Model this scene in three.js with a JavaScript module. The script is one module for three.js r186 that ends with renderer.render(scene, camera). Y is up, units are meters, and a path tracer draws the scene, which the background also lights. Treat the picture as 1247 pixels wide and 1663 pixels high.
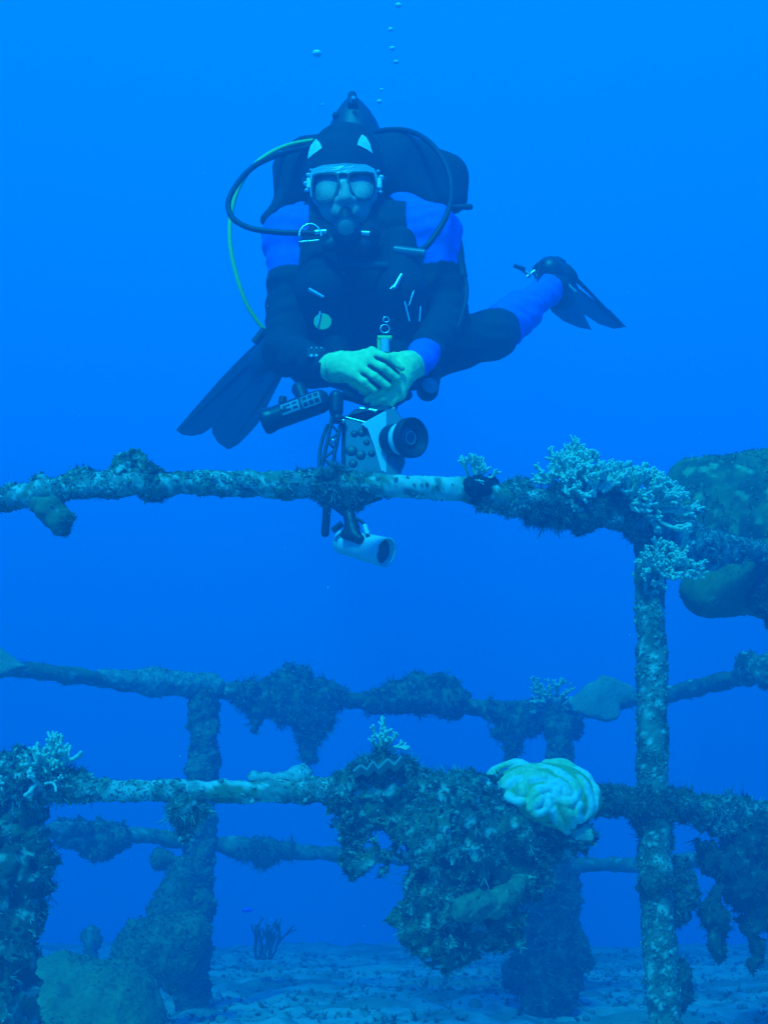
import * as THREE from 'three';
import { ImprovedNoise } from 'three/addons/math/ImprovedNoise.js';
import { mergeGeometries } from 'three/addons/utils/BufferGeometryUtils.js';
import { RoundedBoxGeometry } from 'three/addons/geometries/RoundedBoxGeometry.js';

// ---------------------------------------------------------------- camera, water light, sun, exposure
const scene = new THREE.Scene();
const EYE = 0.35, PITCH = 17.6 * Math.PI / 180, FOV = 45;
const camera = new THREE.PerspectiveCamera(FOV, 767 / 1024, 0.05, 200);
camera.position.set(0, EYE, 0);
camera.rotation.set(PITCH, 0, 0);

const renderer = new THREE.WebGLRenderer({ antialias: true });
renderer.toneMapping = THREE.LinearToneMapping;
renderer.toneMappingExposure = 2.3;
renderer.shadowMap.enabled = true;

// the open water as sky: brightest straight up towards the surface, deep blue below
function waterSky() {
  const W = 128, H = 64, d = new Float32Array(W * H * 4);
  for (let r = 0; r < H; r++) {
    const e = Math.sin(((r + 0.5) / H - 0.5) * Math.PI), t = (e + 1) / 2, k = Math.pow(t, 1.6);
    for (let c = 0; c < W; c++) {
      const o = (r * W + c) * 4;
      d[o] = 0.0; d[o + 1] = 0.18 + 0.03 * k; d[o + 2] = 1.0 + 0.1 * k; d[o + 3] = 1;
    }
  }
  const t = new THREE.DataTexture(d, W, H, THREE.RGBAFormat, THREE.FloatType);
  t.mapping = THREE.EquirectangularReflectionMapping; t.magFilter = t.minFilter = THREE.LinearFilter; t.needsUpdate = true;
  return t;
}
scene.background = waterSky();
scene.environment = scene.background;

const sun = new THREE.DirectionalLight(new THREE.Color().setRGB(0.01, 0.82, 1.0), 5);
sun.position.set(-2.0, 8.2, 5.0);
sun.target.position.set(0, 0.6, -3);
sun.castShadow = true; sun.shadow.radius = 24;
sun.shadow.mapSize.set(2048, 2048);
Object.assign(sun.shadow.camera, { left: -6, right: 6, top: 6, bottom: -6, near: 0.5, far: 25 });
scene.add(sun, sun.target);

// sea water: blue haze
scene.fog = new THREE.FogExp2(new THREE.Color().setRGB(0.0, 0.41, 1.0), 0.19);

// ---------------------------------------------------------------- helpers
const V3 = (x, y, z) => new THREE.Vector3(x, y, z);
const F = 1663 / 2 / Math.tan(FOV * Math.PI / 360), CP = Math.cos(PITCH), SP = Math.sin(PITCH);
function ray(x, y) { const u = (x - 623.5) / F, v = (831.5 - y) / F; return [u, v * CP + SP, CP - v * SP]; }
function at(x, y, Z) { const [a, b, c] = ray(x, y); return V3(a / c * Z, EYE + b / c * Z, -Z); }   // a direction in the photograph at Z metres in front of the camera
function depthAt(x, y, h) { const [, b, c] = ray(x, y); return (h - EYE) / (b / c); }              // where that direction meets height h
function mpp(y, Z) { return Z / ray(0, y)[2] / F; }                                                 // metres per photograph pixel there
function rng(seed) { let a = seed >>> 0; return () => { a = a + 0x6D2B79F5 | 0; let t = Math.imul(a ^ a >>> 15, 1 | a); t = t + Math.imul(t ^ t >>> 7, 61 | t) ^ t; return ((t ^ t >>> 14) >>> 0) / 4294967296; }; }
const PN = new ImprovedNoise(), n3 = (x, y, z) => PN.noise(x + 91.3, y + 37.7, z + 53.1);
function fbm(x, y, z, o = 3) { let s = 0, a = 0.5; for (let i = 0; i < o; i++) { s += a * n3(x, y, z); x = x * 2.03 + 7.1; y = y * 2.03 + 3.7; z = z * 2.03 + 1.9; a *= 0.5; } return s; }
const lerp = THREE.MathUtils.lerp, clamp = THREE.MathUtils.clamp, sstep = THREE.MathUtils.smoothstep;
const taken = {};
function numbered(n) { const k = taken[n] = (taken[n] ?? -1) + 1; return k ? n + '_' + String(k).padStart(3, '0') : n; }
function thing(name, label, category, group) {
  const o = new THREE.Group(); o.name = numbered(name); o.userData = { label, category }; if (group) o.userData.group = group;
  scene.add(o); return o;
}
function part(name, geo, mat, parent, label) {
  const m = new THREE.Mesh(geo, mat); m.name = name; m.castShadow = m.receiveShadow = true; if (label) m.userData.label = label;
  parent.add(m); return m;
}
function seat(o, base) {   // parts are built in world coordinates; put the thing's origin at its base
  if (!base) { const b = new THREE.Box3().setFromObject(o), c = b.getCenter(V3(0, 0, 0)); base = V3(c.x, b.min.y, c.z); }
  o.position.copy(base); for (const c of o.children) c.position.sub(base);
}
const rgb = (r, g, b) => new THREE.Color().setRGB(r, g, b);
function mat(r, g, b, rough = 0.8, extra = {}) { return new THREE.MeshStandardMaterial({ color: rgb(r, g, b), roughness: rough, ...extra }); }
const VC = new THREE.MeshStandardMaterial({ color: 0xffffff, vertexColors: true, roughness: 0.95 });

// surface of a distance field: one smooth closed mesh; far blocks are skipped
function netGeo(f, lo, hi, cell, col) {
  const X = Math.ceil((hi.x - lo.x) / cell) + 2, Y = Math.ceil((hi.y - lo.y) / cell) + 2, Z = Math.ceil((hi.z - lo.z) / cell) + 2;
  const v = new Float32Array(X * Y * Z).fill(1), B = 6, reach = cell * B * 0.95;
  for (let k = 0; k < Z; k += B) for (let j = 0; j < Y; j += B) for (let i = 0; i < X; i += B) {
    const c = f(lo.x + (i + B / 2) * cell, lo.y + (j + B / 2) * cell, lo.z + (k + B / 2) * cell), far = Math.abs(c) > reach * 1.25;
    for (let z = k; z < Math.min(k + B, Z); z++) for (let y = j; y < Math.min(j + B, Y); y++) for (let x = i; x < Math.min(i + B, X); x++)
      v[(z * Y + y) * X + x] = far ? c : f(lo.x + x * cell, lo.y + y * cell, lo.z + z * cell);
  }
  const id = new Int32Array(X * Y * Z).fill(-1), pos = [], idx = [], C = [[0, 0, 0], [1, 0, 0], [0, 1, 0], [1, 1, 0], [0, 0, 1], [1, 0, 1], [0, 1, 1], [1, 1, 1]];
  const E = [[0, 1], [2, 3], [4, 5], [6, 7], [0, 2], [1, 3], [4, 6], [5, 7], [0, 4], [1, 5], [2, 6], [3, 7]];
  for (let z = 0; z < Z - 1; z++) for (let y = 0; y < Y - 1; y++) for (let x = 0; x < X - 1; x++) {
    const q = C.map(([a, b, c]) => v[((z + c) * Y + y + b) * X + x + a]); let inn = 0; for (const s of q) inn += s < 0;
    if (!inn || inn === 8) continue;
    let sx = 0, sy = 0, sz = 0, n = 0;
    for (const [a, b] of E) if ((q[a] < 0) !== (q[b] < 0)) { const t = q[a] / (q[a] - q[b]); sx += lerp(C[a][0], C[b][0], t); sy += lerp(C[a][1], C[b][1], t); sz += lerp(C[a][2], C[b][2], t); n++; }
    id[(z * Y + y) * X + x] = pos.length / 3; pos.push(lo.x + (x + sx / n) * cell, lo.y + (y + sy / n) * cell, lo.z + (z + sz / n) * cell);
  }
  const st = [1, X, X * Y];
  for (let z = 1; z < Z - 1; z++) for (let y = 1; y < Y - 1; y++) for (let x = 1; x < X - 1; x++) {
    const p = (z * Y + y) * X + x, s0 = v[p] < 0;
    for (let a = 0; a < 3; a++) {
      if (s0 === (v[p + st[a]] < 0)) continue;
      const b = st[(a + 1) % 3], c = st[(a + 2) % 3], w = [id[p - b - c], id[p - c], id[p], id[p - b]];
      if (Math.min(...w) < 0) continue;
      if (s0) idx.push(w[0], w[1], w[2], w[0], w[2], w[3]); else idx.push(w[0], w[2], w[1], w[0], w[3], w[2]);
    }
  }
  const g = new THREE.BufferGeometry(); g.setAttribute('position', new THREE.Float32BufferAttribute(pos, 3)); g.setIndex(idx); g.computeVertexNormals();
  if (col) tint(g, col);
  return g;
}
function tint(g, col) {
  const p = g.attributes.position, c = new Float32Array(p.count * 3);
  for (let i = 0; i < p.count; i++) { const k = col(p.getX(i), p.getY(i), p.getZ(i)); c[i * 3] = k[0]; c[i * 3 + 1] = k[1]; c[i * 3 + 2] = k[2]; }
  g.setAttribute('color', new THREE.BufferAttribute(c, 3)); return g;
}
function smin(a, b, k) { const h = Math.max(k - Math.abs(a - b), 0) / k; return Math.min(a, b) - h * h * k * 0.25; }
// tapered capsule from a to b; remembers the place along it
function bone(a, b, ra, rb) {
  const dx = b.x - a.x, dy = b.y - a.y, dz = b.z - a.z, L = dx * dx + dy * dy + dz * dz || 1e-9, o = { a, b, ra, rb, t: 0 };
  o.d = (x, y, z) => { let t = ((x - a.x) * dx + (y - a.y) * dy + (z - a.z) * dz) / L; t = t < 0 ? 0 : t > 1 ? 1 : t; o.t = t; const ex = x - a.x - dx * t, ey = y - a.y - dy * t, ez = z - a.z - dz * t; return Math.sqrt(ex * ex + ey * ey + ez * ez) - ra - (rb - ra) * t; };
  return o;
}
function bonesBox(bs, pad) { const lo = V3(1e9, 1e9, 1e9), hi = V3(-1e9, -1e9, -1e9); for (const k of bs) for (const [p, r] of [[k.a, k.ra], [k.b, k.rb]]) { lo.min(V3(p.x - r - pad, p.y - r - pad, p.z - r - pad)); hi.max(V3(p.x + r + pad, p.y + r + pad, p.z + r + pad)); } return [lo, hi]; }
const union = (bs, k) => (x, y, z) => { let d = 1e9; for (const q of bs) d = smin(d, q.d(x, y, z), k); return d; };
function boneGeo(bs, k, cell, col) { const [lo, hi] = bonesBox(bs, 0.012); return netGeo(union(bs, k), lo, hi, cell, col); }

function tube(points, r, radial = 8, seg = 0) { const c = new THREE.CatmullRomCurve3(points); return new THREE.TubeGeometry(c, seg || Math.max(6, points.length * 6), r, radial); }
function rod(a, b, r, r2 = r, radial = 14) { const g = new THREE.CylinderGeometry(r2, r, a.distanceTo(b), radial), q = new THREE.Quaternion().setFromUnitVectors(V3(0, 1, 0), b.clone().sub(a).normalize()); g.applyQuaternion(q); g.translate((a.x + b.x) / 2, (a.y + b.y) / 2, (a.z + b.z) / 2); return g; }
function turned(profile, a, dir, seg = 28) { const g = new THREE.LatheGeometry(profile.map(([r, h]) => new THREE.Vector2(r, h)), seg); g.applyQuaternion(new THREE.Quaternion().setFromUnitVectors(V3(0, 1, 0), dir.clone().normalize())); g.translate(a.x, a.y, a.z); return g; }
function ball(p, r, sx = 1, sy = 1, sz = 1) { const g = new THREE.SphereGeometry(r, 14, 10); g.scale(sx, sy, sz); g.translate(p.x, p.y, p.z); return g; }
function bare(g) { for (const k of Object.keys(g.attributes)) if (!['position', 'normal', 'color'].includes(k)) g.deleteAttribute(k); return g.index ? g.toNonIndexed() : g; }
function join(gs) { return mergeGeometries(gs.map(bare)); }
// a plate with a given outline, standing at depth Zf(x, y), with real thickness and rounded rim
function plate(outline, Zf, thick, bevel = 1.5) {
  const s = new THREE.Shape(outline.map(([x, y]) => new THREE.Vector2(x, y)));
  let g = new THREE.ExtrudeGeometry(s, { depth: 1, bevelEnabled: bevel > 0, bevelSize: bevel, bevelThickness: 0.25, bevelSegments: 2, curveSegments: 6 });
  const p = g.attributes.position;
  for (let i = 0; i < p.count; i++) { const x = p.getX(i), y = p.getY(i), q = at(x, y, Zf(x, y) - thick * (p.getZ(i) - 0.5)); p.setXYZ(i, q.x, q.y, q.z); }
  g.deleteAttribute('uv'); g.computeVertexNormals(); return g;
}
function subdivide(g, times) {
  g = g.index ? g.toNonIndexed() : g; let a = Array.from(g.attributes.position.array);
  for (let t = 0; t < times; t++) { const o = []; for (let i = 0; i < a.length; i += 9) { const A = a.slice(i, i + 3), B = a.slice(i + 3, i + 6), C = a.slice(i + 6, i + 9), m = (p, q) => p.map((v, k) => (v + q[k]) / 2), D = m(A, B), E = m(B, C), G = m(C, A); o.push(...A, ...D, ...G, ...D, ...B, ...E, ...G, ...E, ...C, ...D, ...E, ...G); } a = o; }
  const r = new THREE.BufferGeometry(); r.setAttribute('position', new THREE.Float32BufferAttribute(a, 3)); return r;
}

// ---------------------------------------------------------------- growth: colours, pipes, lumps, fuzz
const DARK = [0.05, 0.06, 0.04], OLIVE = [0.17, 0.19, 0.09], BROWN = [0.15, 0.12, 0.07], PALE = [0.42, 0.44, 0.36], GREY = [0.24, 0.25, 0.2], CREAM = [0.55, 0.58, 0.46];
const mix3 = (a, b, t) => [lerp(a[0], b[0], t), lerp(a[1], b[1], t), lerp(a[2], b[2], t)];
function mottle(base, spot, crust, seed, f = 22, pc = 0.16) {   // patches of turf, bare skin and pale crust
  return (x, y, z) => {
    const a = fbm(x * f + seed, y * f, z * f, 3), b = fbm(x * f * 2.6 + 40 + seed, y * f * 2.6, z * f * 2.6, 2), c = n3(x * 160, y * 160 + seed, z * 160);
    let k = mix3(base, spot, sstep(a, -0.12, 0.16)); k = mix3(k, crust, sstep(b, pc, pc + 0.1)); const g = 1 + 0.45 * c; return [k[0] * g, k[1] * g, k[2] * g];
  };
}
// rough pipe along a curve
function pipe(points, r, amp, seed, col, { step = 0.007, radial = 22, freq = 26, bare: bareFn = null } = {}) {
  const curve = new THREE.CatmullRomCurve3(points, false, 'centripetal'), L = curve.getLength(), n = Math.ceil(L / step), pos = [], idx = [];
  const up = V3(0, 1, 0), tan = V3(0, 0, 0), s = V3(0, 0, 0), w = V3(0, 0, 0), p = V3(0, 0, 0);
  for (let i = 0; i <= n; i++) {
    curve.getPointAt(i / n, p); curve.getTangentAt(i / n, tan);
    s.crossVectors(tan, Math.abs(tan.y) > 0.9 ? V3(0, 0, 1) : up).normalize(); w.crossVectors(s, tan).normalize();
    for (let j = 0; j < radial; j++) {
      const a = j / radial * Math.PI * 2, cx = Math.cos(a), cy = Math.sin(a), nx = s.x * cx + w.x * cy, ny = s.y * cx + w.y * cy, nz = s.z * cx + w.z * cy, X = p.x + nx * r, Y = p.y + ny * r, Z = p.z + nz * r;
      const grow = bareFn ? bareFn(p.x, p.y, p.z) : 1;
      const d = r + grow * amp * (0.9 * fbm(X * freq + seed, Y * freq, Z * freq, 3) * 2 + 0.25) + 0.0016 * n3(X * 130, Y * 130, Z * 130) + (grow * amp) * 0.9 * Math.max(0, n3(X * 9 + seed, Y * 9, Z * 9));
      pos.push(p.x + nx * d, p.y + ny * d, p.z + nz * d);
      if (i < n) { const A = i * radial + j, B = i * radial + (j + 1) % radial; idx.push(A, B, A + radial, B, B + radial, A + radial); }
    }
  }
  for (const [i, sgn] of [[0, 1], [n, -1]]) { const c = pos.length / 3; curve.getPointAt(i / n, p); pos.push(p.x, p.y, p.z); for (let j = 0; j < radial; j++) { const A = i * radial + j, B = i * radial + (j + 1) % radial; if (sgn > 0) idx.push(c, B, A); else idx.push(c, A, B); } }
  const g = new THREE.BufferGeometry(); g.setAttribute('position', new THREE.Float32BufferAttribute(pos, 3)); g.setIndex(idx); g.computeVertexNormals();
  return tint(g, col);
}
// small tufts: a few curved blades from one foot, along +y
function tuft(seed, n, len, wid, spread, bend) {
  const R = rng(seed), pos = [], idx = [];
  for (let i = 0; i < n; i++) {
    const a = R() * 6.283, sp = spread * (0.25 + R()), l = len * (0.5 + 0.7 * R()), w = wid * (0.6 + 0.8 * R()), ca = Math.cos(a), sa = Math.sin(a), b = bend * (R() - 0.3), o = pos.length / 3, tw = R() * 3;
    for (const [t, ww] of [[0, 0.55], [0.4, 1], [0.75, 0.75]]) { const out = sp * t * l + b * t * t * l, px = -Math.sin(a + tw * t) * w * ww, pz = Math.cos(a + tw * t) * w * ww, y = l * t * (1 - 0.25 * sp * t); pos.push(ca * out + px, y, sa * out + pz, ca * out - px, y, sa * out - pz); }
    const out = sp * l + b * l; pos.push(ca * out, l * (1 - 0.25 * sp), sa * out);
    idx.push(o, o + 1, o + 2, o + 1, o + 3, o + 2, o + 2, o + 3, o + 4, o + 3, o + 5, o + 4, o + 4, o + 5, o + 6);
  }
  const g = new THREE.BufferGeometry(); g.setAttribute('position', new THREE.Float32BufferAttribute(pos, 3)); g.setIndex(idx); g.computeVertexNormals(); return g;
}
function crumb(seed) { const g = new THREE.IcosahedronGeometry(0.0055, 1), p = g.attributes.position; for (let i = 0; i < p.count; i++) { const k = 1 + 0.75 * n3(p.getX(i) * 210 + seed * 9, p.getY(i) * 210, p.getZ(i) * 210); p.setXYZ(i, p.getX(i) * k * 1.3, p.getY(i) * k * 0.8, p.getZ(i) * k); } g.computeVertexNormals(); return g; }
const TUFT = {
  turf: [tuft(1, 9, 0.012, 0.0012, 0.9, 0.5), tuft(2, 10, 0.010, 0.0016, 1.1, 0.6)],
  hair: [tuft(3, 6, 0.030, 0.0009, 0.45, 0.5), tuft(4, 7, 0.026, 0.0008, 0.5, 0.6)],
  leaf: [tuft(5, 11, 0.0085, 0.0013, 1.4, 1.2), tuft(6, 12, 0.010, 0.0011, 1.2, 1.4)],
  flap: [tuft(7, 8, 0.017, 0.0024, 1.1, 1.3), tuft(8, 10, 0.014, 0.0019, 1.2, 1.4)],
  crumb: [crumb(1), crumb(2)],
};
const FUZZ = new THREE.MeshStandardMaterial({ color: 0xffffff, roughness: 1 });
// fuzz standing on a surface: uncountable, one InstancedMesh
function fuzz(name, geo, kind, count, parent, { seed = 1, cols = [DARK, OLIVE, GREY], up = 0, lo = 0.6, hi = 1.4, keep = null, patch = 0 } = {}) {
  const R = rng(seed * 7919 + 13), p = geo.attributes.position, ix = geo.index, nt = ix.count / 3, acc = new Float64Array(nt), A = V3(), B = V3(), C = V3(), e = V3(), h = V3(); let s = 0;
  for (let i = 0; i < nt; i++) { A.fromBufferAttribute(p, ix.getX(i * 3)); B.fromBufferAttribute(p, ix.getX(i * 3 + 1)); C.fromBufferAttribute(p, ix.getX(i * 3 + 2)); e.subVectors(B, A).cross(h.subVectors(C, A)); s += e.length(); acc[i] = s; }
  TUFT[kind].forEach((g, vi) => {
    const n = Math.floor(count / TUFT[kind].length), M = [], K = [];
    for (let tries = 0; M.length < n && tries < n * 6; tries++) {
      const r = R() * s; let a = 0, b = nt - 1; while (a < b) { const m = (a + b) >> 1; if (acc[m] < r) a = m + 1; else b = m; }
      A.fromBufferAttribute(p, ix.getX(a * 3)); B.fromBufferAttribute(p, ix.getX(a * 3 + 1)); C.fromBufferAttribute(p, ix.getX(a * 3 + 2));
      let u = R(), v = R(); if (u + v > 1) { u = 1 - u; v = 1 - v; }
      const q = A.clone().addScaledVector(e.subVectors(B, A), u).addScaledVector(h.subVectors(C, A), v), nn = V3().crossVectors(e, h).normalize();
      if (keep && !keep(q, nn, R)) continue;
      if (patch && n3(q.x * patch, q.y * patch + seed * 3.3, q.z * patch) < -0.05 + 0.3 * (R() - 0.5)) continue;
      q.addScaledVector(nn, -0.0015);
      const d = nn.clone().add(V3((R() - 0.5) * 0.9, (R() - 0.5) * 0.9 + up, (R() - 0.5) * 0.9)).normalize(), sc = lo + (hi - lo) * R() * R();
      M.push(new THREE.Matrix4().compose(q, new THREE.Quaternion().setFromUnitVectors(V3(0, 1, 0), d).multiply(new THREE.Quaternion().setFromAxisAngle(V3(0, 1, 0), R() * 6.28)), V3(sc, sc * (0.7 + 0.7 * R()), sc)));
      const k = mix3(cols[Math.floor(R() * cols.length)], cols[Math.floor(R() * cols.length)], R()); K.push(k);
    }
    const m = new THREE.InstancedMesh(g, FUZZ, M.length); M.forEach((x, i) => { m.setMatrixAt(i, x); m.setColorAt(i, rgb(...K[i])); });
    m.name = name; m.userData.kind = 'stuff'; m.castShadow = m.receiveShadow = true; parent.add(m);
  });
}
// an irregular lump: soft union of balls, roughened
function lump(spots, { k = 0.03, amp = 0.012, freq = 30, cell = 0.006, seed = 1, col, sy = 1, ridge = 0, amp2 = 0 } = {}) {
  const bs = spots.map(([x, y, Z, r, x2, y2, Z2, r2]) => bone(at(x, y, Z), at(x2 ?? x, y2 ?? y, Z2 ?? Z), r * mpp(y, Z), (r2 ?? r) * mpp(y2 ?? y, Z2 ?? Z))), [lo, hi] = bonesBox(bs, amp * 1.6 + amp2 + 0.01), u = union(bs, k);
  const f = (x, y, z) => {
    const d = u(x, y, z); if (Math.abs(d) > amp * 2.4 + amp2 * 1.5) return d;
    let e = 2.1 * fbm(x * freq + seed * 5.1, y * freq * sy, z * freq, 4) + 0.35 * n3(x * 140, y * 140, z * 140); if (ridge) e += ridge * (0.5 - Math.abs(n3(x * freq * 1.4, y * freq * 1.4 * sy + seed, z * freq * 1.4)) * 2);
    return d - amp * e - (amp2 ? amp2 * 2 * fbm(x * 8 + seed, y * 8, z * 8 + 3, 2) : 0);
  };
  return netGeo(f, lo, hi, cell, col);
}
// branching coral: stubby forking fingers grown from a patch
function coralGeo(seed, feet, { len = 0.03, r = 0.0048, gens = 3, spread = 0.75, out = V3(0, 1, 0), fork = 2 } = {}) {
  const R = rng(seed), gs = [];
  const grow = (p, d, l, rad, g) => {
    const bendv = V3(R() - 0.5, R() - 0.5, R() - 0.5).multiplyScalar(l * 0.35), m = p.clone().addScaledVector(d, l * 0.5).add(bendv), e = p.clone().addScaledVector(d, l).addScaledVector(bendv, 0.4);
    const c = new THREE.CatmullRomCurve3([p, m, e]), t = new THREE.TubeGeometry(c, 3, 1, 6), q = t.attributes.position;
    for (let i = 0; i <= 3; i++) { const cp = c.getPointAt(i / 3), rr = lerp(rad, rad * 0.8, i / 3) * (0.9 + 0.25 * R()); for (let j = 0; j <= 6; j++) { const a = i * 7 + j; q.setXYZ(a, cp.x + (q.getX(a) - cp.x) * rr, cp.y + (q.getY(a) - cp.y) * rr, cp.z + (q.getZ(a) - cp.z) * rr); } }
    gs.push(bare(t)); 
    if (g > 0) { const nf = fork + (R() < 0.4 ? 1 : 0); for (let i = 0; i < nf; i++) { const nd = d.clone().add(V3(R() - 0.5, R() - 0.5, R() - 0.5).multiplyScalar(spread * 2)).addScaledVector(out, 0.15).normalize(); grow(e, nd, l * (0.62 + 0.3 * R()), rad * 0.84, g - 1); } }
    else { const b = new THREE.SphereGeometry(rad * 0.95, 6, 4); b.translate(e.x, e.y, e.z); gs.push(bare(b)); }
  };
  for (const [p, d] of feet) grow(p, d.clone().normalize(), len * (0.7 + 0.6 * R()), r * (0.85 + 0.4 * R()), gens);
  return mergeGeometries(gs);
}
// a flat fan with rounded rim: distance to an outline in its own plane, given thickness and pores
function fan(outline, Z, thick, seed, col) {
  const q = outline.map(([x, y]) => at(x, y, Z)), lo = V3(1e9, 1e9, -Z - thick - 0.03), hi = V3(-1e9, -1e9, -Z + thick + 0.03); for (const p of q) { lo.x = Math.min(lo.x, p.x - 0.02); lo.y = Math.min(lo.y, p.y - 0.02); hi.x = Math.max(hi.x, p.x + 0.02); hi.y = Math.max(hi.y, p.y + 0.02); }
  const f = (x, y, z) => {
    let d = 1e9, inn = false;
    for (let i = 0, j = q.length - 1; i < q.length; j = i++) { const ax = q[j].x, ay = q[j].y, bx = q[i].x - ax, by = q[i].y - ay, t = clamp(((x - ax) * bx + (y - ay) * by) / (bx * bx + by * by), 0, 1); d = Math.min(d, Math.hypot(x - ax - bx * t, y - ay - by * t)); if ((q[i].y > y) !== (q[j].y > y) && x < (q[j].x - q[i].x) * (y - q[i].y) / (q[j].y - q[i].y) + q[i].x) inn = !inn; }
    const s = (inn ? -d : d) + 0.014 * n3(x * 16 + seed, y * 16, 2), dz = Math.abs(z + Z + 0.03 * n3(x * 7 + seed, y * 7, 4)) - thick * 0.3, r = thick * 0.4;
    return Math.hypot(Math.max(s + r, 0), Math.max(dz, 0)) + Math.min(Math.max(s + r, dz), 0) - r - 0.003 * fbm(x * 45, y * 45, z * 45, 2);
  };
  return netGeo(f, lo, hi, 0.007, col);
}

// ---------------------------------------------------------------- the silted deck
{
  const nx = 300, nz = 300, x0 = -6.5, x1 = 6.5, z0 = 1, z1 = -12, pos = [], idx = [];
  const hgt = (x, z) => 0.10 * fbm(x * 0.9, 4.2, z * 0.9, 3) + 0.05 * fbm(x * 5, 1.2, z * 5, 3) + 0.045 * fbm(x * 17, 9, z * 17, 3) - 0.02;
  for (let j = 0; j <= nz; j++) for (let i = 0; i <= nx; i++) { const t = j / nz, x = lerp(x0, x1, i / nx), z = t < 0.12 ? lerp(z0, -2, t / 0.12) : lerp(-2, z1, Math.pow((t - 0.12) / 0.88, 1.35)); pos.push(x, hgt(x, z), z); if (i < nx && j < nz) { const a = j * (nx + 1) + i; idx.push(a, a + 1, a + nx + 1, a + 1, a + nx + 2, a + nx + 1); } }
  const g = new THREE.BufferGeometry(); g.setAttribute('position', new THREE.Float32BufferAttribute(pos, 3)); g.setIndex(idx); g.computeVertexNormals();
  tint(g, (x, y, z) => { const a = fbm(x * 2.2, 3, z * 2.2, 4), b = fbm(x * 9, 7, z * 9, 3); let k = mix3([0.56, 0.58, 0.5], [0.3, 0.32, 0.22], sstep(a, 0.0, 0.22)); k = mix3(k, [0.15, 0.18, 0.1], 0.7 * sstep(b, 0.1, 0.28)); const n = 1 + 0.3 * n3(x * 60, 0, z * 60); return k.map((q) => q * n); });
  const bed = part('seabed', g, VC, scene); bed.userData.kind = 'structure';
  const R = rng(77), rock = new THREE.IcosahedronGeometry(0.03, 1), rp = rock.attributes.position; for (let i = 0; i < rp.count; i++) { const k = 1 + 0.5 * n3(rp.getX(i) * 40, rp.getY(i) * 40, rp.getZ(i) * 40); rp.setXYZ(i, rp.getX(i) * k, rp.getY(i) * k * 0.7, rp.getZ(i) * k); } rock.computeVertexNormals();
  const m = new THREE.InstancedMesh(rock, FUZZ, 1500);
  for (let i = 0; i < 1500; i++) { const x = -4 + 8 * R(), z = -3 - 7 * R(), s = 0.25 + 1.4 * R() * R() * R(); m.setMatrixAt(i, new THREE.Matrix4().compose(V3(x, hgt(x, z) + 0.004, z), new THREE.Quaternion().setFromEuler(new THREE.Euler(R() * 0.6, R() * 6, R() * 0.6)), V3(s, s * (0.6 + 0.6 * R()), s))); m.setColorAt(i, rgb(...mix3([0.09, 0.1, 0.06], [0.4, 0.42, 0.34], R()))); }
  m.name = 'coral_rubble'; m.userData = { kind: 'stuff', label: 'small coral rubble scattered over the silted deck', category: 'rubble' }; m.castShadow = m.receiveShadow = true; scene.add(m);
  const w = thing('deck_turf', 'short algae turf growing in patches on the silted deck', 'algae'); w.userData.kind = 'stuff';
  fuzz('turf', g, 'flap', 9000, w, { seed: 5, cols: [DARK, OLIVE, GREY, PALE], up: 0.4, lo: 0.6, hi: 2.2, patch: 2.4, keep: (p) => p.z < -3 && p.z > -9.5 && Math.abs(p.x) < 3.4 });
}

// ---------------------------------------------------------------- the two pipe railings of the round platform
const TOP = EYE + 0.83, LOW = EYE + 0.20;
const nearTop = [[-160, 838], [-40, 822], [60, 800], [180, 787], [320, 785], [480, 788], [640, 790], [760, 797], [860, 814], [960, 832], [1050, 852], [1130, 872], [1260, 905], [1400, 950]].map(([x, y]) => [x, y, depthAt(x, y, TOP)]);
const zTab = (tab) => (x) => { if (x <= tab[0][0]) return tab[0][2]; for (let i = 1; i < tab.length; i++) if (x <= tab[i][0]) return lerp(tab[i - 1][2], tab[i][2], (x - tab[i - 1][0]) / (tab[i][0] - tab[i - 1][0])); return tab[tab.length - 1][2]; };
const zn = zTab(nearTop);
const nearLow = [[-160, 1296], [0, 1280], [150, 1283], [340, 1285], [560, 1286], [800, 1292], [1000, 1302], [1062, 1306], [1150, 1318], [1260, 1334], [1400, 1358]].map(([x, y]) => [x, y, zn(x)]);
const farTop = [[-120, 1052], [0, 1082], [80, 1092], [180, 1105], [340, 1120], [480, 1132], [620, 1142], [760, 1148], [880, 1148], [980, 1142], [1090, 1126], [1180, 1104], [1260, 1078], [1360, 1040]].map(([x, y]) => [x, y, depthAt(x, y, TOP)]);
const zf = zTab(farTop);
const farLow = [[-100, 1338], [100, 1350], [230, 1358], [330, 1368], [450, 1380], [600, 1390], [800, 1399], [920, 1404], [1030, 1404], [1180, 1394], [1300, 1380]].map(([x, y]) => [x, y, zf(x)]);
const pts = (t) => t.map(([x, y, Z]) => at(x, y, Z));
const down = (p, y) => V3(p.x, y, p.z);

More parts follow.
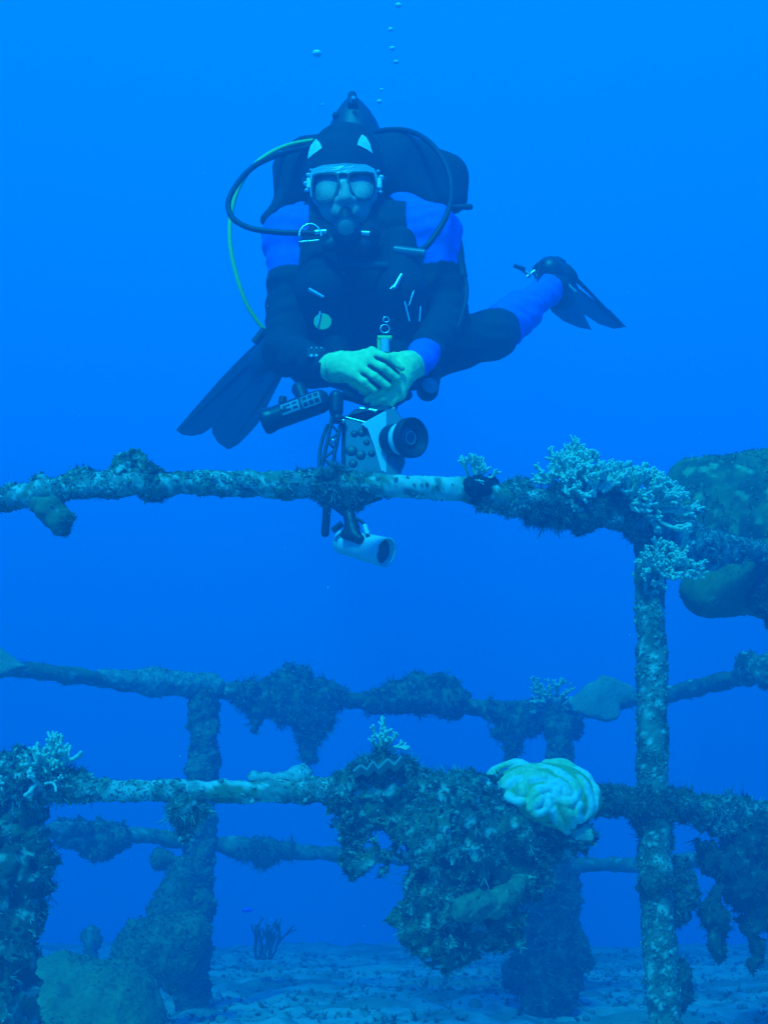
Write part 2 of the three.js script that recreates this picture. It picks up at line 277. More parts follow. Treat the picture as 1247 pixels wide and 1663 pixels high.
const railA = thing('ship_railing', 'encrusted pipe railing with two bars running between the camera and the diver', 'railing');
const bareTop = (x, y, z) => { const p = (x - at(690, 790, zn(690)).x) / 0.10; return 0.5 + 0.5 * Math.min(1, p * p); };
const bareLow = (x) => { const p = (x - at(240, 1283, zn(240)).x) / 0.12; return 0.5 + 0.5 * Math.min(1, p * p); };
const crustTop = mottle(OLIVE, GREY, CREAM, 3, 20, 0.06), crustLow = mottle(GREY, OLIVE, CREAM, 9, 16, 0.04);
const gTop = pipe(pts(nearTop), 0.0225, 0.008, 3, (x, y, z) => mix3(crustTop(x, y, z), mix3([0.62, 0.66, 0.55], [0.22, 0.25, 0.18], sstep(fbm(x * 34 + 5, y * 34, z * 34, 3), 0.06, 0.2)).map((q) => q * (0.9 + 0.5 * fbm(x * 70, y * 70, z * 70, 2))), sstep(1.0 - bareTop(x, y, z), 0.1, 0.4)), { bare: bareTop });
const tA = part('top_rail', gTop, VC, railA);
const gLow = pipe(pts(nearLow), 0.019, 0.0075, 11, (x, y, z) => mix3(crustLow(x, y, z), mix3([0.58, 0.62, 0.52], [0.24, 0.26, 0.19], sstep(fbm(x * 30 + 2, y * 30, z * 30, 3), 0.0, 0.18)).map((q) => q * (0.9 + 0.5 * fbm(x * 70, y * 70, z * 70, 2))), sstep(1.0 - bareLow(x), 0.1, 0.4)), { bare: bareLow });
const lA = part('lower_rail', gLow, VC, railA);
const pA = at(1055, 852, zn(1055)), zP = zn(1055), pF = at(1078, 1640, zP), gPost = pipe([V3(pF.x + 0.003, -0.06, -zP), pF, at(1064, 1420, zP), at(1058, 1120, zP), pA], 0.031, 0.007, 21, mottle([0.2, 0.21, 0.15], [0.08, 0.09, 0.06], [0.48, 0.52, 0.42], 31, 25, 0.10), { radial: 26, freq: 18 });
const qA = part('post', gPost, VC, railA);
const gridR = (g, f) => (p, n, R) => f(p, n, R);
const TURF = [OLIVE, GREY, DARK, PALE, BROWN];
fuzz('turf_algae', gTop, 'turf', 8500, tA, { seed: 1, cols: TURF, lo: 0.5, hi: 1.5, patch: 8, keep: (p, n, R) => R() < bareTop(p.x) * 1.1 - 0.35 });
fuzz('hair_algae', gTop, 'hair', 1500, tA, { seed: 2, cols: [PALE, OLIVE, GREY], lo: 0.35, hi: 1.0, patch: 6, keep: (p, n, R) => R() < bareTop(p.x) - 0.3 });
fuzz('crusted_shells', gTop, 'crumb', 500, tA, { seed: 56, cols: [OLIVE, GREY, PALE], lo: 0.3, hi: 1.2 });
fuzz('crusted_shells', gLow, 'crumb', 450, lA, { seed: 57, cols: [OLIVE, GREY, PALE], lo: 0.3, hi: 1.2 });
fuzz('turf_algae', gLow, 'turf', 7500, lA, { seed: 3, cols: TURF, lo: 0.5, hi: 1.4, patch: 8, keep: (p, n, R) => R() < bareLow(p.x) * 1.2 - 0.3 });
fuzz('hair_algae', gLow, 'hair', 1200, lA, { seed: 4, cols: [PALE, OLIVE, GREY], lo: 0.35, hi: 0.95, patch: 6, keep: (p, n, R) => R() < bareLow(p.x) - 0.3 });
fuzz('crusted_shells', gPost, 'crumb', 500, qA, { seed: 55, cols: [OLIVE, GREY, PALE], lo: 0.3, hi: 1.1 });
fuzz('turf_algae', gPost, 'turf', 5200, qA, { seed: 5, cols: [OLIVE, DARK, GREY, PALE], lo: 0.4, hi: 1.1, patch: 10 });
seat(railA, V3(pA.x, 0, pA.z));

const railB = thing('ship_railing', 'hazy blue far pipe railing beyond the diver, with shaggy growth along it', 'railing');
const gFT = pipe(pts(farTop), 0.027, 0.014, 41, mottle(OLIVE, BROWN, PALE, 51, 12, 0.16), { step: 0.013, freq: 14 }), tB = part('top_rail', gFT, VC, railB);
const gFL = pipe(pts(farLow), 0.026, 0.012, 47, mottle(OLIVE, GREY, PALE, 57, 12, 0.14), { step: 0.015, freq: 14, radial: 16 }), lB = part('lower_rail', gFL, VC, railB);
fuzz('turf_algae', gFT, 'leaf', 4200, tB, { seed: 6, cols: [OLIVE, DARK, GREY], lo: 0.6, hi: 1.7, patch: 4 });
fuzz('hanging_algae', gFT, 'hair', 2600, tB, { seed: 8, cols: [OLIVE, DARK, BROWN], lo: 0.7, hi: 2.2, patch: 3, up: -0.3 });
fuzz('turf_algae', gFL, 'leaf', 2600, lB, { seed: 7, cols: [OLIVE, DARK, GREY], lo: 0.6, hi: 1.7, patch: 4 });
for (const [x, y, r] of [[335, 1124, 0.05], [905, 1150, 0.05]]) {
  const p = at(x, y, zf(x)), g = pipe([down(p, -0.08), down(p, 0.5), down(p, 0.8), p], r, 0.024, x, mottle(OLIVE, DARK, GREY, x, 13, 0.14), { step: 0.010, freq: 15, radial: 30 }), m = part('post', g, VC, railB);
  fuzz('turf_algae', g, 'flap', 3000, m, { seed: x, cols: [OLIVE, DARK, GREY], lo: 0.8, hi: 2.4, up: -0.3 }); fuzz('crusted_shells', g, 'crumb', 500, m, { seed: x + 1, cols: [OLIVE, GREY, DARK], lo: 0.8, hi: 2.4 });
}
seat(railB, V3(0, 0, -5.2));

// ---------------------------------------------------------------- growth on the railings
// shaggy lump: body + fuzz
function growth(name, label, category, spots, o = {}) {
  const t = thing(name, label, category, o.group), s = o.seed ?? 1, base = o.base ?? OLIVE, spot = o.spot ?? DARK, crust = o.crust ?? GREY;
  const g = lump(spots, { ...o, col: mottle(base, spot, crust, s * 3.7, o.cf ?? 20, o.pc ?? 0.14) }), m = part(o.body ?? 'body', g, VC, t);
  const fz = o.fuzz ?? [], tot = fz.reduce((a, q) => a + q[1], 0); if (tot > 400 && !fz.some((q) => q[0] === 'crumb')) fz.push(['crumb', Math.round(tot * 0.2), 0, 0.25, 1.1]);
  for (const [kind, n, up, lo, hi] of fz) fuzz(kind === 'hair' ? 'hair_algae' : kind === 'turf' ? 'turf_algae' : kind === 'crumb' ? 'crusted_shells' : 'algae_fronds', g, kind, n, m, { seed: s * 11 + n, cols: o.cols ?? [base, spot, base, crust, crust], up, lo: lo ?? 0.5, hi: hi ?? 1.4, patch: o.patch ?? 5 });
  seat(t); return t;
}
const B = (x, y, r, Z, dz = 0) => [x, y, Z(x) + dz, r];
const zl = zn;   // lower bar stands under the top bar
// top bar, from its free end to the post
growth('algae_clump', 'low tufted algae clump on the top rail at the far end from the post', 'algae', [B(20, 800, 18, zn, 0), B(70, 790, 17, zn, 0.02), B(130, 778, 18, zn), B(160, 782, 14, zn)], { seed: 2, amp: 0.014, k: 0.02, fuzz: [['leaf', 375, 0.3], ['hair', 300, 0.4, 0.4, 1]], spot: BROWN, crust: PALE, pc: 0.08 });
growth('sponge_lump', 'brown lobed sponge hanging under the top rail opposite the post', 'sponge', [B(62, 818, 16, zn, -0.01), [85, 830, zn(85) - 0.01, 24, 97, 852, zn(95) - 0.01, 17], B(110, 840, 12, zn, -0.01)], { seed: 3, amp: 0.006, k: 0.02, freq: 40, base: [0.17, 0.16, 0.08], spot: OLIVE, crust: GREY, pc: 0.2, fuzz: [['turf', 500, 0, 0.4, 0.9]] });
growth('sponge_lump', 'hollow knobbly sponge sitting up on the top rail past the fin tips', 'sponge', [B(192, 768, 16, zn), B(200, 748, 13, zn), B(222, 742, 14, zn, 0.02), B(236, 758, 13, zn), B(216, 778, 20, zn, 0.02)], { seed: 4, amp: 0.010, k: 0.012, freq: 45, cell: 0.004, base: OLIVE, spot: DARK, crust: CREAM, pc: 0.1, fuzz: [['leaf', 315, 0.3, 0.3, 0.9]] });
growth('sponge_ring', 'dark collar of sponge wrapped round the top rail beside the knobbly sponge', 'sponge', [B(247, 776, 17, zn), B(247, 794, 19, zn), B(262, 788, 18, zn)], { seed: 5, amp: 0.006, k: 0.02, base: DARK, spot: OLIVE, crust: GREY, fuzz: [['turf', 450, 0]] });
growth('algae_clump', 'dark algae patch on the top rail where the camera arm passes behind', 'algae', [[480, 785, zn(480), 16, 600, 790, zn(600), 17], B(545, 776, 13, zn), B(560, 806, 16, zn), B(575, 814, 10, zn, -0.01), B(520, 802, 14, zn)], { seed: 6, amp: 0.009, k: 0.02, base: DARK, spot: OLIVE, crust: PALE, pc: 0.22, fuzz: [['turf', 1400, 0], ['hair', 420, 0.1, 0.4, 1.0]] });
growth('black_sponge', 'nearly black pitted sponge on the top rail between camera and coral', 'sponge', [B(762, 790, 15, zn, -0.015), B(780, 792, 20, zn, -0.02), B(798, 786, 14, zn, -0.01), B(772, 806, 13, zn, -0.015)], { seed: 7, amp: 0.006, k: 0.012, freq: 55, cell: 0.004, base: [0.012, 0.012, 0.014], spot: [0.02, 0.02, 0.02], crust: [0.04, 0.045, 0.04], pc: 0.25 });
growth('sponge_lump', 'mottled sponge drooping below the top rail beside the black sponge', 'sponge', [[785, 815, zn(785), 13, 845, 818, zn(845), 20], B(830, 800, 20, zn), B(852, 790, 14, zn)], { seed: 8, amp: 0.007, k: 0.02, base: [0.2, 0.21, 0.14], spot: OLIVE, crust: PALE, pc: 0.08, fuzz: [['turf', 700, 0], ['hair', 160, 0.3, 0.3, 0.9]] });
growth('algae_clump', 'bushy dark algae under the rail just before the pale branching coral', 'algae', [[870, 826, zn(870), 20, 960, 838, zn(960), 22], [890, 812, zn(890), 16, 990, 820, zn(990), 26], B(940, 850, 12, zn), B(1010, 842, 18, zn)], { seed: 9, amp: 0.012, k: 0.02, base: DARK, spot: OLIVE, crust: GREY, fuzz: [['leaf', 975, -0.1, 0.4, 1.2], ['hair', 800, -0.3, 0.5, 1.2]] });
growth('sponge_crust', 'rough grey sponge crust along the rail beyond the post', 'sponge', [[1040, 858, zn(1040) - 0.01, 26, 1120, 880, zn(1120) - 0.01, 26], [1120, 880, zn(1120) - 0.01, 26, 1190, 896, zn(1190), 20], B(1150, 905, 20, zn)], { seed: 10, amp: 0.011, k: 0.03, base: GREY, spot: DARK, crust: PALE, pc: 0.1, fuzz: [['leaf', 675, 0], ['hair', 200, 0.2, 0.4, 1]] });
growth('boulder_sponge', 'big olive boulder sponge bulging up behind the bent end of the top rail', 'sponge', [[1160, 830, 3.18, 82, 1330, 850, 3.18, 105], [1130, 800, 3.2, 45, 1230, 790, 3.2, 50]], { seed: 11, amp: 0.012, k: 0.08, freq: 15, cell: 0.008, base: [0.16, 0.19, 0.07], spot: [0.07, 0.09, 0.04], crust: [0.28, 0.34, 0.14], pc: 0.14, cf: 9, fuzz: [['turf', 2600, 0.1, 0.5, 1.3]] });
growth('boulder_sponge', 'smooth olive sponge lobe hanging below the bent end of the top rail', 'sponge', [[1150, 958, 3.08, 46, 1250, 935, 3.1, 60], [1180, 925, 3.08, 30, 1250, 940, 3.1, 60]], { seed: 12, amp: 0.005, k: 0.05, freq: 18, cell: 0.007, base: [0.15, 0.18, 0.07], spot: [0.12, 0.13, 0.06], crust: [0.2, 0.22, 0.1], pc: 0.2, cf: 10, fuzz: [['turf', 500, 0, 0.4, 0.8]] });
growth('algae_clump', 'ragged black algae tassel below the smooth sponge lobe', 'algae', [[1236, 975, 3.0, 18, 1262, 1010, 3.0, 16], B(1250, 960, 26, () => 3.0)], { seed: 13, amp: 0.01, k: 0.02, base: [0.02, 0.025, 0.02], spot: DARK, crust: OLIVE, pc: 0.3, fuzz: [['leaf', 375, -0.4]] });
// lower bar
growth('algae_clump', 'bushy algae and crust mass on the lower rail at the stub post', 'algae', [[-60, 1262, zl(0), 36, 60, 1268, zl(60), 34], B(40, 1238, 18, zl, 0.02), B(95, 1272, 26, zl), [120, 1276, zl(120), 20, 150, 1278, zl(150), 15], B(15, 1300, 34, zl)], { seed: 14, amp: 0.02, k: 0.03, base: [0.17, 0.18, 0.1], spot: DARK, crust: CREAM, pc: 0.08, cf: 24, fuzz: [['leaf', 1275, 0.2, 0.5, 1.6], ['hair', 260, 0.2, 0.5, 1.1]], cols: [OLIVE, PALE, GREY, DARK] });
growth('encrusted_stub', 'thick column of sponge and algae under the lower rail opposite the tall post', 'sponge', [[-40, 1310, zl(0), 70, -10, 1420, zl(0), 72], [-10, 1420, zl(0), 74, -45, 1530, zl(0), 84], [40, 1330, zl(0), 28, 62, 1400, zl(0), 12], [-40, 1530, zl(0), 90, -40, 1680, zl(0), 92]], { seed: 15, amp: 0.024, k: 0.04, freq: 17, cell: 0.007, ridge: 0.8, base: [0.15, 0.16, 0.09], spot: DARK, crust: [0.34, 0.38, 0.28], pc: 0.1, cf: 14, fuzz: [['flap', 900, -0.2, 0.4, 1.1], ['turf', 1600, 0], ['hair', 240, -0.3, 0.6, 1.2]] });
growth('hanging_sponge', 'fuzzy round sponge hanging from the thin bare stretch of the lower rail', 'sponge', [B(300, 1308, 27, zl), B(318, 1316, 20, zl), B(292, 1328, 14, zl), [302, 1335, zl(302), 7, 304, 1362, zl(302), 5]], { seed: 16, amp: 0.01, k: 0.02, base: [0.16, 0.17, 0.09], spot: DARK, crust: PALE, pc: 0.12, fuzz: [['leaf', 487, -0.1, 0.3, 1.0], ['hair', 120, -0.4, 0.5, 1.1]] });
growth('finger_sponge', 'pale two-lobed finger sponge lying along the lower rail', 'sponge', [[412, 1262, zl(430), 10, 450, 1264, zl(450), 8], [450, 1266, zl(450), 7, 492, 1256, zl(480), 14], B(486, 1262, 13, zl)], { seed: 17, amp: 0.004, k: 0.015, freq: 45, cell: 0.004, base: [0.4, 0.45, 0.4], spot: PALE, crust: GREY, pc: 0.2, fuzz: [['turf', 120, 0, 0.3, 0.6]] });
growth('algae_clump', 'spiky algae mound with oysters on the lower rail beside the brain coral', 'algae', [[560, 1278, zl(600), 24, 720, 1284, zl(720), 26], B(600, 1258, 24, zl), B(624, 1240, 18, zl, 0.01), B(618, 1224, 9, zl), B(660, 1260, 22, zl), B(745, 1280, 22, zl)], { seed: 18, amp: 0.016, k: 0.02, base: OLIVE, spot: DARK, crust: PALE, pc: 0.1, fuzz: [['leaf', 1500, 0.2, 0.4, 1.2], ['hair', 500, 0.3, 0.4, 1.0]] });
growth('hanging_growth', 'great shaggy mass of sponge and algae hanging under the brain coral', 'sponge', [[560, 1304, zl(560), 16, 640, 1318, zl(640), 28], [620, 1330, zl(620), 26, 720, 1350, zl(720), 50], [700, 1340, zl(700) - 0.03, 52, 880, 1330, zl(880), 52], [720, 1420, zl(720), 66, 830, 1420, zl(830), 56], [730, 1478, zl(720), 58, 800, 1475, zl(800), 48], [560, 1340, zl(560), 12, 575, 1400, zl(575), 9], [610, 1370, zl(600), 16, 640, 1400, zl(600), 14], B(690, 1470, 22, zl), B(725, 1508, 18, zl)], { seed: 19, amp: 0.024, amp2: 0.04, k: 0.03, freq: 22, sy: 0.75, ridge: 1.1, cell: 0.005, base: [0.13, 0.14, 0.075], spot: [0.05, 0.055, 0.035], crust: [0.36, 0.4, 0.3], pc: 0.1, cf: 12, patch: 7, fuzz: [['flap', 1300, -0.4, 0.3, 1.1], ['leaf', 1500, -0.2, 0.5, 1.3], ['hair', 600, -0.5, 0.5, 1.2], ['turf', 2000, 0], ['crumb', 900, 0, 0.3, 1.3]] });
growth('tube_sponge', 'smooth tan lobed sponge on the front of the shaggy hanging mass', 'sponge', [[752, 1475, zl(750) - 0.08, 20, 815, 1462, zl(815) - 0.075, 18], [815, 1462, zl(815) - 0.075, 18, 838, 1436, zl(838) - 0.06, 17], B(770, 1462, 20, zl, -0.075)], { seed: 20, amp: 0.009, k: 0.02, freq: 30, fuzz: [['turf', 380, 0, 0.3, 0.8]], cell: 0.004, base: [0.2, 0.21, 0.11], spot: [0.16, 0.17, 0.09], crust: [0.24, 0.26, 0.15], pc: 0.2 });
growth('algae_clump', 'dense dark algae sleeve where the lower rail crosses the post', 'algae', [[975, 1302, zl(975), 22, 1110, 1308, zl(1110), 24], B(1060, 1306, 30, zl), B(1060, 1350, 24, zl), B(1064, 1385, 22, zl)], { seed: 21, amp: 0.012, k: 0.03, base: DARK, spot: OLIVE, crust: GREY, pc: 0.16, fuzz: [['leaf', 975, 0, 0.4, 1.2], ['turf', 1000, 0], ['hair', 260, 0.1, 0.4, 1.0]] });
growth('sponge_lump', 'lumpy brown sponge on the side of the post below the lower rail', 'sponge', [B(1098, 1420, 26, zl), B(1108, 1448, 22, zl), B(1095, 1480, 24, zl), B(1060, 1430, 28, zl, -0.02)], { seed: 22, amp: 0.012, k: 0.025, base: [0.14, 0.13, 0.07], spot: DARK, crust: GREY, pc: 0.14, fuzz: [['leaf', 525, -0.1, 0.4, 1.1], ['turf', 500, 0]] });
growth('sponge_lump', 'dark knot of sponge near the foot of the post', 'sponge', [B(1092, 1582, 28, zl), B(1100, 1615, 24, zl), B(1075, 1600, 26, zl, -0.02)], { seed: 23, amp: 0.012, k: 0.025, base: [0.1, 0.1, 0.06], spot: DARK, crust: GREY, pc: 0.16, fuzz: [['leaf', 525, -0.1, 0.4, 1.1]] });
growth('algae_clump', 'olive algae clump on the lower rail just beyond the post', 'algae', [[1110, 1312, zl(1110), 18, 1180, 1320, zl(1180), 24], B(1150, 1338, 18, zl), [1180, 1322, zl(1180), 24, 1290, 1335, zl(1260), 28]], { seed: 24, amp: 0.015, k: 0.025, base: OLIVE, spot: DARK, crust: PALE, pc: 0.1, fuzz: [['leaf', 825, 0.1, 0.4, 1.2], ['hair', 300, 0.3, 0.4, 1.1]] });
growth('hanging_growth', 'dark ragged curtain of growth dangling under the rail beyond the post', 'sponge', [[1215, 1350, zl(1215), 44, 1280, 1400, zl(1260), 62], [1180, 1400, zl(1180), 26, 1215, 1440, zl(1215), 36], [1240, 1440, zl(1240), 46, 1275, 1475, zl(1260), 46], [1156, 1425, zl(1156), 11, 1158, 1478, zl(1156), 12], [1158, 1490, zl(1156), 9, 1168, 1545, zl(1156), 7], [1222, 1490, zl(1220), 10, 1226, 1560, zl(1220), 6], B(1165, 1405, 20, zl), B(1150, 1372, 12, zl)], { seed: 25, patch: 0, amp: 0.02, k: 0.035, freq: 20, sy: 0.6, ridge: 0.8, base: [0.06, 0.065, 0.045], spot: DARK, crust: [0.16, 0.17, 0.11], pc: 0.18, fuzz: [['flap', 900, -0.5, 0.35, 1.0], ['leaf', 750, -0.2], ['hair', 300, -0.5, 0.5, 1.2]] });
// far railing
const FB = { k: 0.05, amp: 0.03, freq: 14, cell: 0.011, sy: 0.7, patch: 0, base: OLIVE, spot: DARK, crust: GREY };
growth('encrusted_sleeve', 'pale knobbly coral sleeve round the far rail beside its post', 'coral', [[165, 1100, zf(165), 13, 250, 1108, zf(250), 19], [250, 1108, zf(250), 19, 345, 1114, zf(345), 20]], { ...FB, seed: 30, amp: 0.008, freq: 40, cell: 0.008, base: [0.3, 0.33, 0.25], spot: [0.24, 0.25, 0.18], crust: PALE, fuzz: [['turf', 600, 0, 0.6, 1.2]] });
growth('hanging_growth', 'bushy brown tangle with long drips on the far rail', 'algae', [[400, 1130, zf(400), 22, 540, 1130, zf(540), 24], B(462, 1108, 20, zf), B(490, 1105, 16, zf), [470, 1150, zf(470), 26, 520, 1165, zf(520), 22], [500, 1170, zf(500), 20, 505, 1225, zf(505), 12], [420, 1150, zf(420), 14, 412, 1185, zf(412), 6]], { ...FB, seed: 31, fuzz: [['flap', 900, -0.4, 0.6, 1.6], ['hair', 500, -0.4, 0.8, 1.9]] });
growth('algae_clump', 'flat-topped dark hump of growth along the middle of the far rail', 'algae', [[600, 1140, zf(600), 18, 740, 1140, zf(740), 22], B(680, 1112, 18, zf), B(720, 1106, 15, zf), B(650, 1124, 20, zf)], { ...FB, seed: 32, fuzz: [['flap', 660, 0, 0.5, 1.3], ['hair', 300, -0.3, 0.7, 1.6]] });
growth('hanging_growth', 'two-pronged shaggy tassel hanging from the far rail', 'algae', [[800, 1156, zf(800), 16, 870, 1156, zf(870), 16], [835, 1170, zf(835), 24, 835, 1195, zf(835), 18], [830, 1205, zf(830), 10, 829, 1228, zf(830), 5], B(812, 1190, 10, zf), B(862, 1180, 14, zf)], { ...FB, seed: 33, fuzz: [['flap', 480, -0.4, 0.5, 1.4], ['hair', 300, -0.5, 0.8, 1.7]] });
growth('algae_clump', 'dark drooping growth at the head of the far post under the plate sponge', 'algae', [[890, 1168, zf(890), 20, 925, 1180, zf(925), 18], B(905, 1190, 20, zf)], { ...FB, seed: 34, fuzz: [['flap', 300, -0.3, 0.5, 1.3]] });
growth('algae_clump', 'dark knot of growth on the rising end of the far rail', 'algae', [B(1222, 1085, 26, zf), B(1245, 1092, 26, zf), B(1205, 1098, 14, zf)], { ...FB, seed: 35, amp: 0.02, crust: PALE, fuzz: [['flap', 300, 0, 0.5, 1.2]] });
growth('hanging_growth', 'shaggy bunch hanging from the far lower rail', 'algae', [B(150, 1362, 22, zf), [100, 1352, zf(100), 18, 190, 1362, zf(190), 22], B(165, 1378, 16, zf)], { ...FB, seed: 36, fuzz: [['flap', 360, -0.3, 0.5, 1.4]] });
growth('algae_clump', 'ragged weed on the far lower rail beside the column sponge', 'algae', [[380, 1378, zf(380), 13, 470, 1384, zf(470), 15], B(430, 1392, 13, zf)], { ...FB, seed: 37, amp: 0.02, fuzz: [['flap', 300, -0.2, 0.5, 1.3], ['hair', 200, -0.3, 0.7, 1.5]] });
growth('sail_sponge', 'tall sail-shaped sponge growing up the far post', 'sponge', [[300, 1400, 4.7, 13, 282, 1480, 4.7, 32], [262, 1480, 4.7, 18, 290, 1440, 4.7, 20], B(262, 1392, 12, () => 4.7), B(255, 1402, 9, () => 4.7)], { ...FB, seed: 38, amp: 0.012, freq: 18, base: [0.17, 0.19, 0.1], spot: [0.12, 0.13, 0.06], fuzz: [['turf', 700, 0, 0.7, 1.5]] });
growth('barrel_sponge', 'squat olive sponge mound at the foot of the far post', 'sponge', [[230, 1530, 4.4, 34, 300, 1515, 4.4, 34], [230, 1560, 4.4, 46, 285, 1560, 4.4, 36], B(312, 1522, 20, () => 4.4), [285, 1570, 4.4, 14, 280, 1610, 4.4, 12]], { ...FB, seed: 39, amp: 0.02, freq: 12, cell: 0.009, base: [0.19, 0.21, 0.1], spot: [0.11, 0.12, 0.06], crust: [0.26, 0.28, 0.15], fuzz: [['turf', 1200, 0, 0.7, 1.5]] });
growth('boulder_coral', 'large rounded green boulder coral on the deck beside the encrusted stub', 'coral', [[60, 1665, 3.7, 100, 175, 1655, 3.7, 92], B(110, 1690, 120, () => 3.7)], { seed: 40, k: 0.06, amp: 0.016, freq: 11, cell: 0.008, base: [0.26, 0.31, 0.13], spot: [0.2, 0.24, 0.1], crust: [0.14, 0.15, 0.08], pc: 0.2, cf: 8, fuzz: [['turf', 2000, 0, 0.4, 0.9]] });
growth('stalked_sponge', 'small pale ball sponge on a short stalk far out on the deck', 'sponge', [B(146, 1519, 12, () => 5.6), B(153, 1524, 9, () => 5.6), [145, 1534, 5.6, 7, 148, 1566, 5.6, 13]], { ...FB, seed: 41, amp: 0.016, cell: 0.007, freq: 22, fuzz: [['turf', 300, 0, 0.5, 1.4]], base: [0.3, 0.34, 0.24], spot: OLIVE });
growth('encrusted_column', 'broad shaggy column of growth round the far post beyond the hanging mass', 'sponge', [[885, 1390, 4.6, 28, 885, 1480, 4.6, 36], [885, 1480, 4.6, 38, 890, 1600, 4.6, 42], [850, 1560, 4.6, 18, 835, 1590, 4.6, 14], [920, 1520, 4.6, 12, 950, 1560, 4.6, 9], [890, 1600, 4.6, 36, 885, 1700, 4.6, 34]], { ...FB, seed: 42, amp: 0.035, cell: 0.01, base: [0.12, 0.13, 0.07], fuzz: [['flap', 1560, -0.2, 0.6, 1.7], ['hair', 500, 0.1, 0.8, 1.8]] });
// flat sponges
function plateSponge(label, outline, Zf, thick, seed, kind = 'plate_sponge') {
  const t = thing(kind, label, 'sponge'); const nn = fan(outline, Zf(outline[0][0], 1135), thick, seed);
  part('body', tint(nn, mottle([0.3, 0.34, 0.24], [0.24, 0.27, 0.18], GREY, seed, 14, 0.2)), VC, t); seat(t);
}
plateSponge('pale fan-shaped plate sponge on the far rail just before the tall post', [[922, 1142], [945, 1118], [975, 1098], [1000, 1102], [1024, 1114], [1030, 1128], [1022, 1140], [1008, 1146], [1004, 1158], [1000, 1168], [975, 1170], [950, 1164], [930, 1158]], (x) => zf(x) - 0.13, 0.04, 3);
plateSponge('pale fan sponge at the outer end of the far rail', [[-40, 1052], [-10, 1048], [14, 1060], [34, 1076], [44, 1084], [30, 1090], [8, 1100], [-20, 1112], [-50, 1110]], () => zf(0) - 0.11, 0.04, 8);

// brain coral: a dome with thick winding folds lying over it
{
  const t = thing('brain_coral', 'pale brain coral with thick winding folds on the lower rail near the post', 'coral');
  const cx = 880, cy = 1296, ax = 98, ay = 57, Z0 = zl(880) - 0.045, rz = 0.085, s = mpp(1290, Z0), c = at(cx, cy, Z0);
  const onDome = (x, y) => { const q = ((x - cx) / ax) ** 2 + ((y - cy) / ay) ** 2; return Z0 - rz * Math.sqrt(Math.max(0.02, 1 - q)); };
  const paths = [[[193, 250], [250, 195], [330, 160], [420, 158], [500, 190]], [[190, 320], [290, 285], [350, 235], [420, 205], [505, 222]], [[262, 372], [322, 305], [400, 262], [470, 250]], [[428, 372], [430, 310], [470, 275], [540, 262]], [[545, 185], [620, 195], [700, 240], [770, 290], [800, 350], [780, 410], [715, 425], [665, 395], [670, 345]], [[590, 155], [690, 150], [790, 190], [870, 245], [925, 320]], [[820, 270], [865, 330], [900, 420], [885, 500], [835, 545], [795, 505], [815, 450]], [[565, 250], [640, 285], [715, 325], [735, 362]], [[610, 330], [545, 345], [500, 400], [480, 470]], [[612, 395], [600, 465], [545, 500], [495, 492], [520, 440], [555, 405]], [[325, 395], [375, 425], [430, 420]], [[630, 480], [660, 540], [700, 600], [750, 640]], [[720, 460], [760, 530], [770, 580]], [[930, 330], [935, 400], [915, 470]], [[240, 215], [215, 290], [235, 330]]];
  const tubes = [];
  paths.forEach((p, n) => {
    const q = new THREE.CatmullRomCurve3(p.map(([x, y]) => { const X = x / 4.27 + 748, Y = y / 4.27 + 1203; return at(X, Y, onDome(X, Y)); })).getSpacedPoints(p.length * 3);
    for (let i = 1; i < q.length; i++) { const w = (k) => 0.0082 + 0.0012 * Math.sin(k * 0.9 + n * 2); tubes.push(bone(q[i - 1], q[i], w(i - 1), w(i))); }
  });
  const dome = (x, y, z) => (Math.hypot((x - c.x) / (ax * s * 0.985), (y - c.y) / (ay * s * 0.985), (z - c.z) / (rz * 0.985)) - 1) * Math.min(ax * s, ay * s, rz) * 0.97;
  const ridge = (x, y, z) => { let d = 1e9; for (const k of tubes) d = Math.min(d, k.d(x, y, z)); return d; };
  const f = (x, y, z) => { const d = dome(x, y, z); return Math.abs(d) > 0.05 ? d * 0.8 : smin(d, ridge(x, y, z), 0.005) - 0.0008 * n3(x * 120, y * 120, z * 120) - 0.002 * n3(x * 25, y * 25, z * 25); };
  const col = (x, y, z) => { const k = ridge(x, y, z), g = 1 + 0.22 * n3(x * 140, y * 140, z * 140), p = sstep(n3(x * 26, y * 26, z * 26 + 7), -0.1, 0.35); return mix3(mix3([0.62, 0.7, 0.58], [0.52, 0.62, 0.24], p * 0.8), [0.36, 0.44, 0.13], sstep(k, 0.001, 0.005)).map((q) => q * g); };
  const P = V3(ax * s + 0.03, ay * s + 0.05, rz + 0.04);
  part('folds', netGeo(f, c.clone().sub(P), c.clone().add(P), 0.0026, col), VC, t);
  seat(t);
}

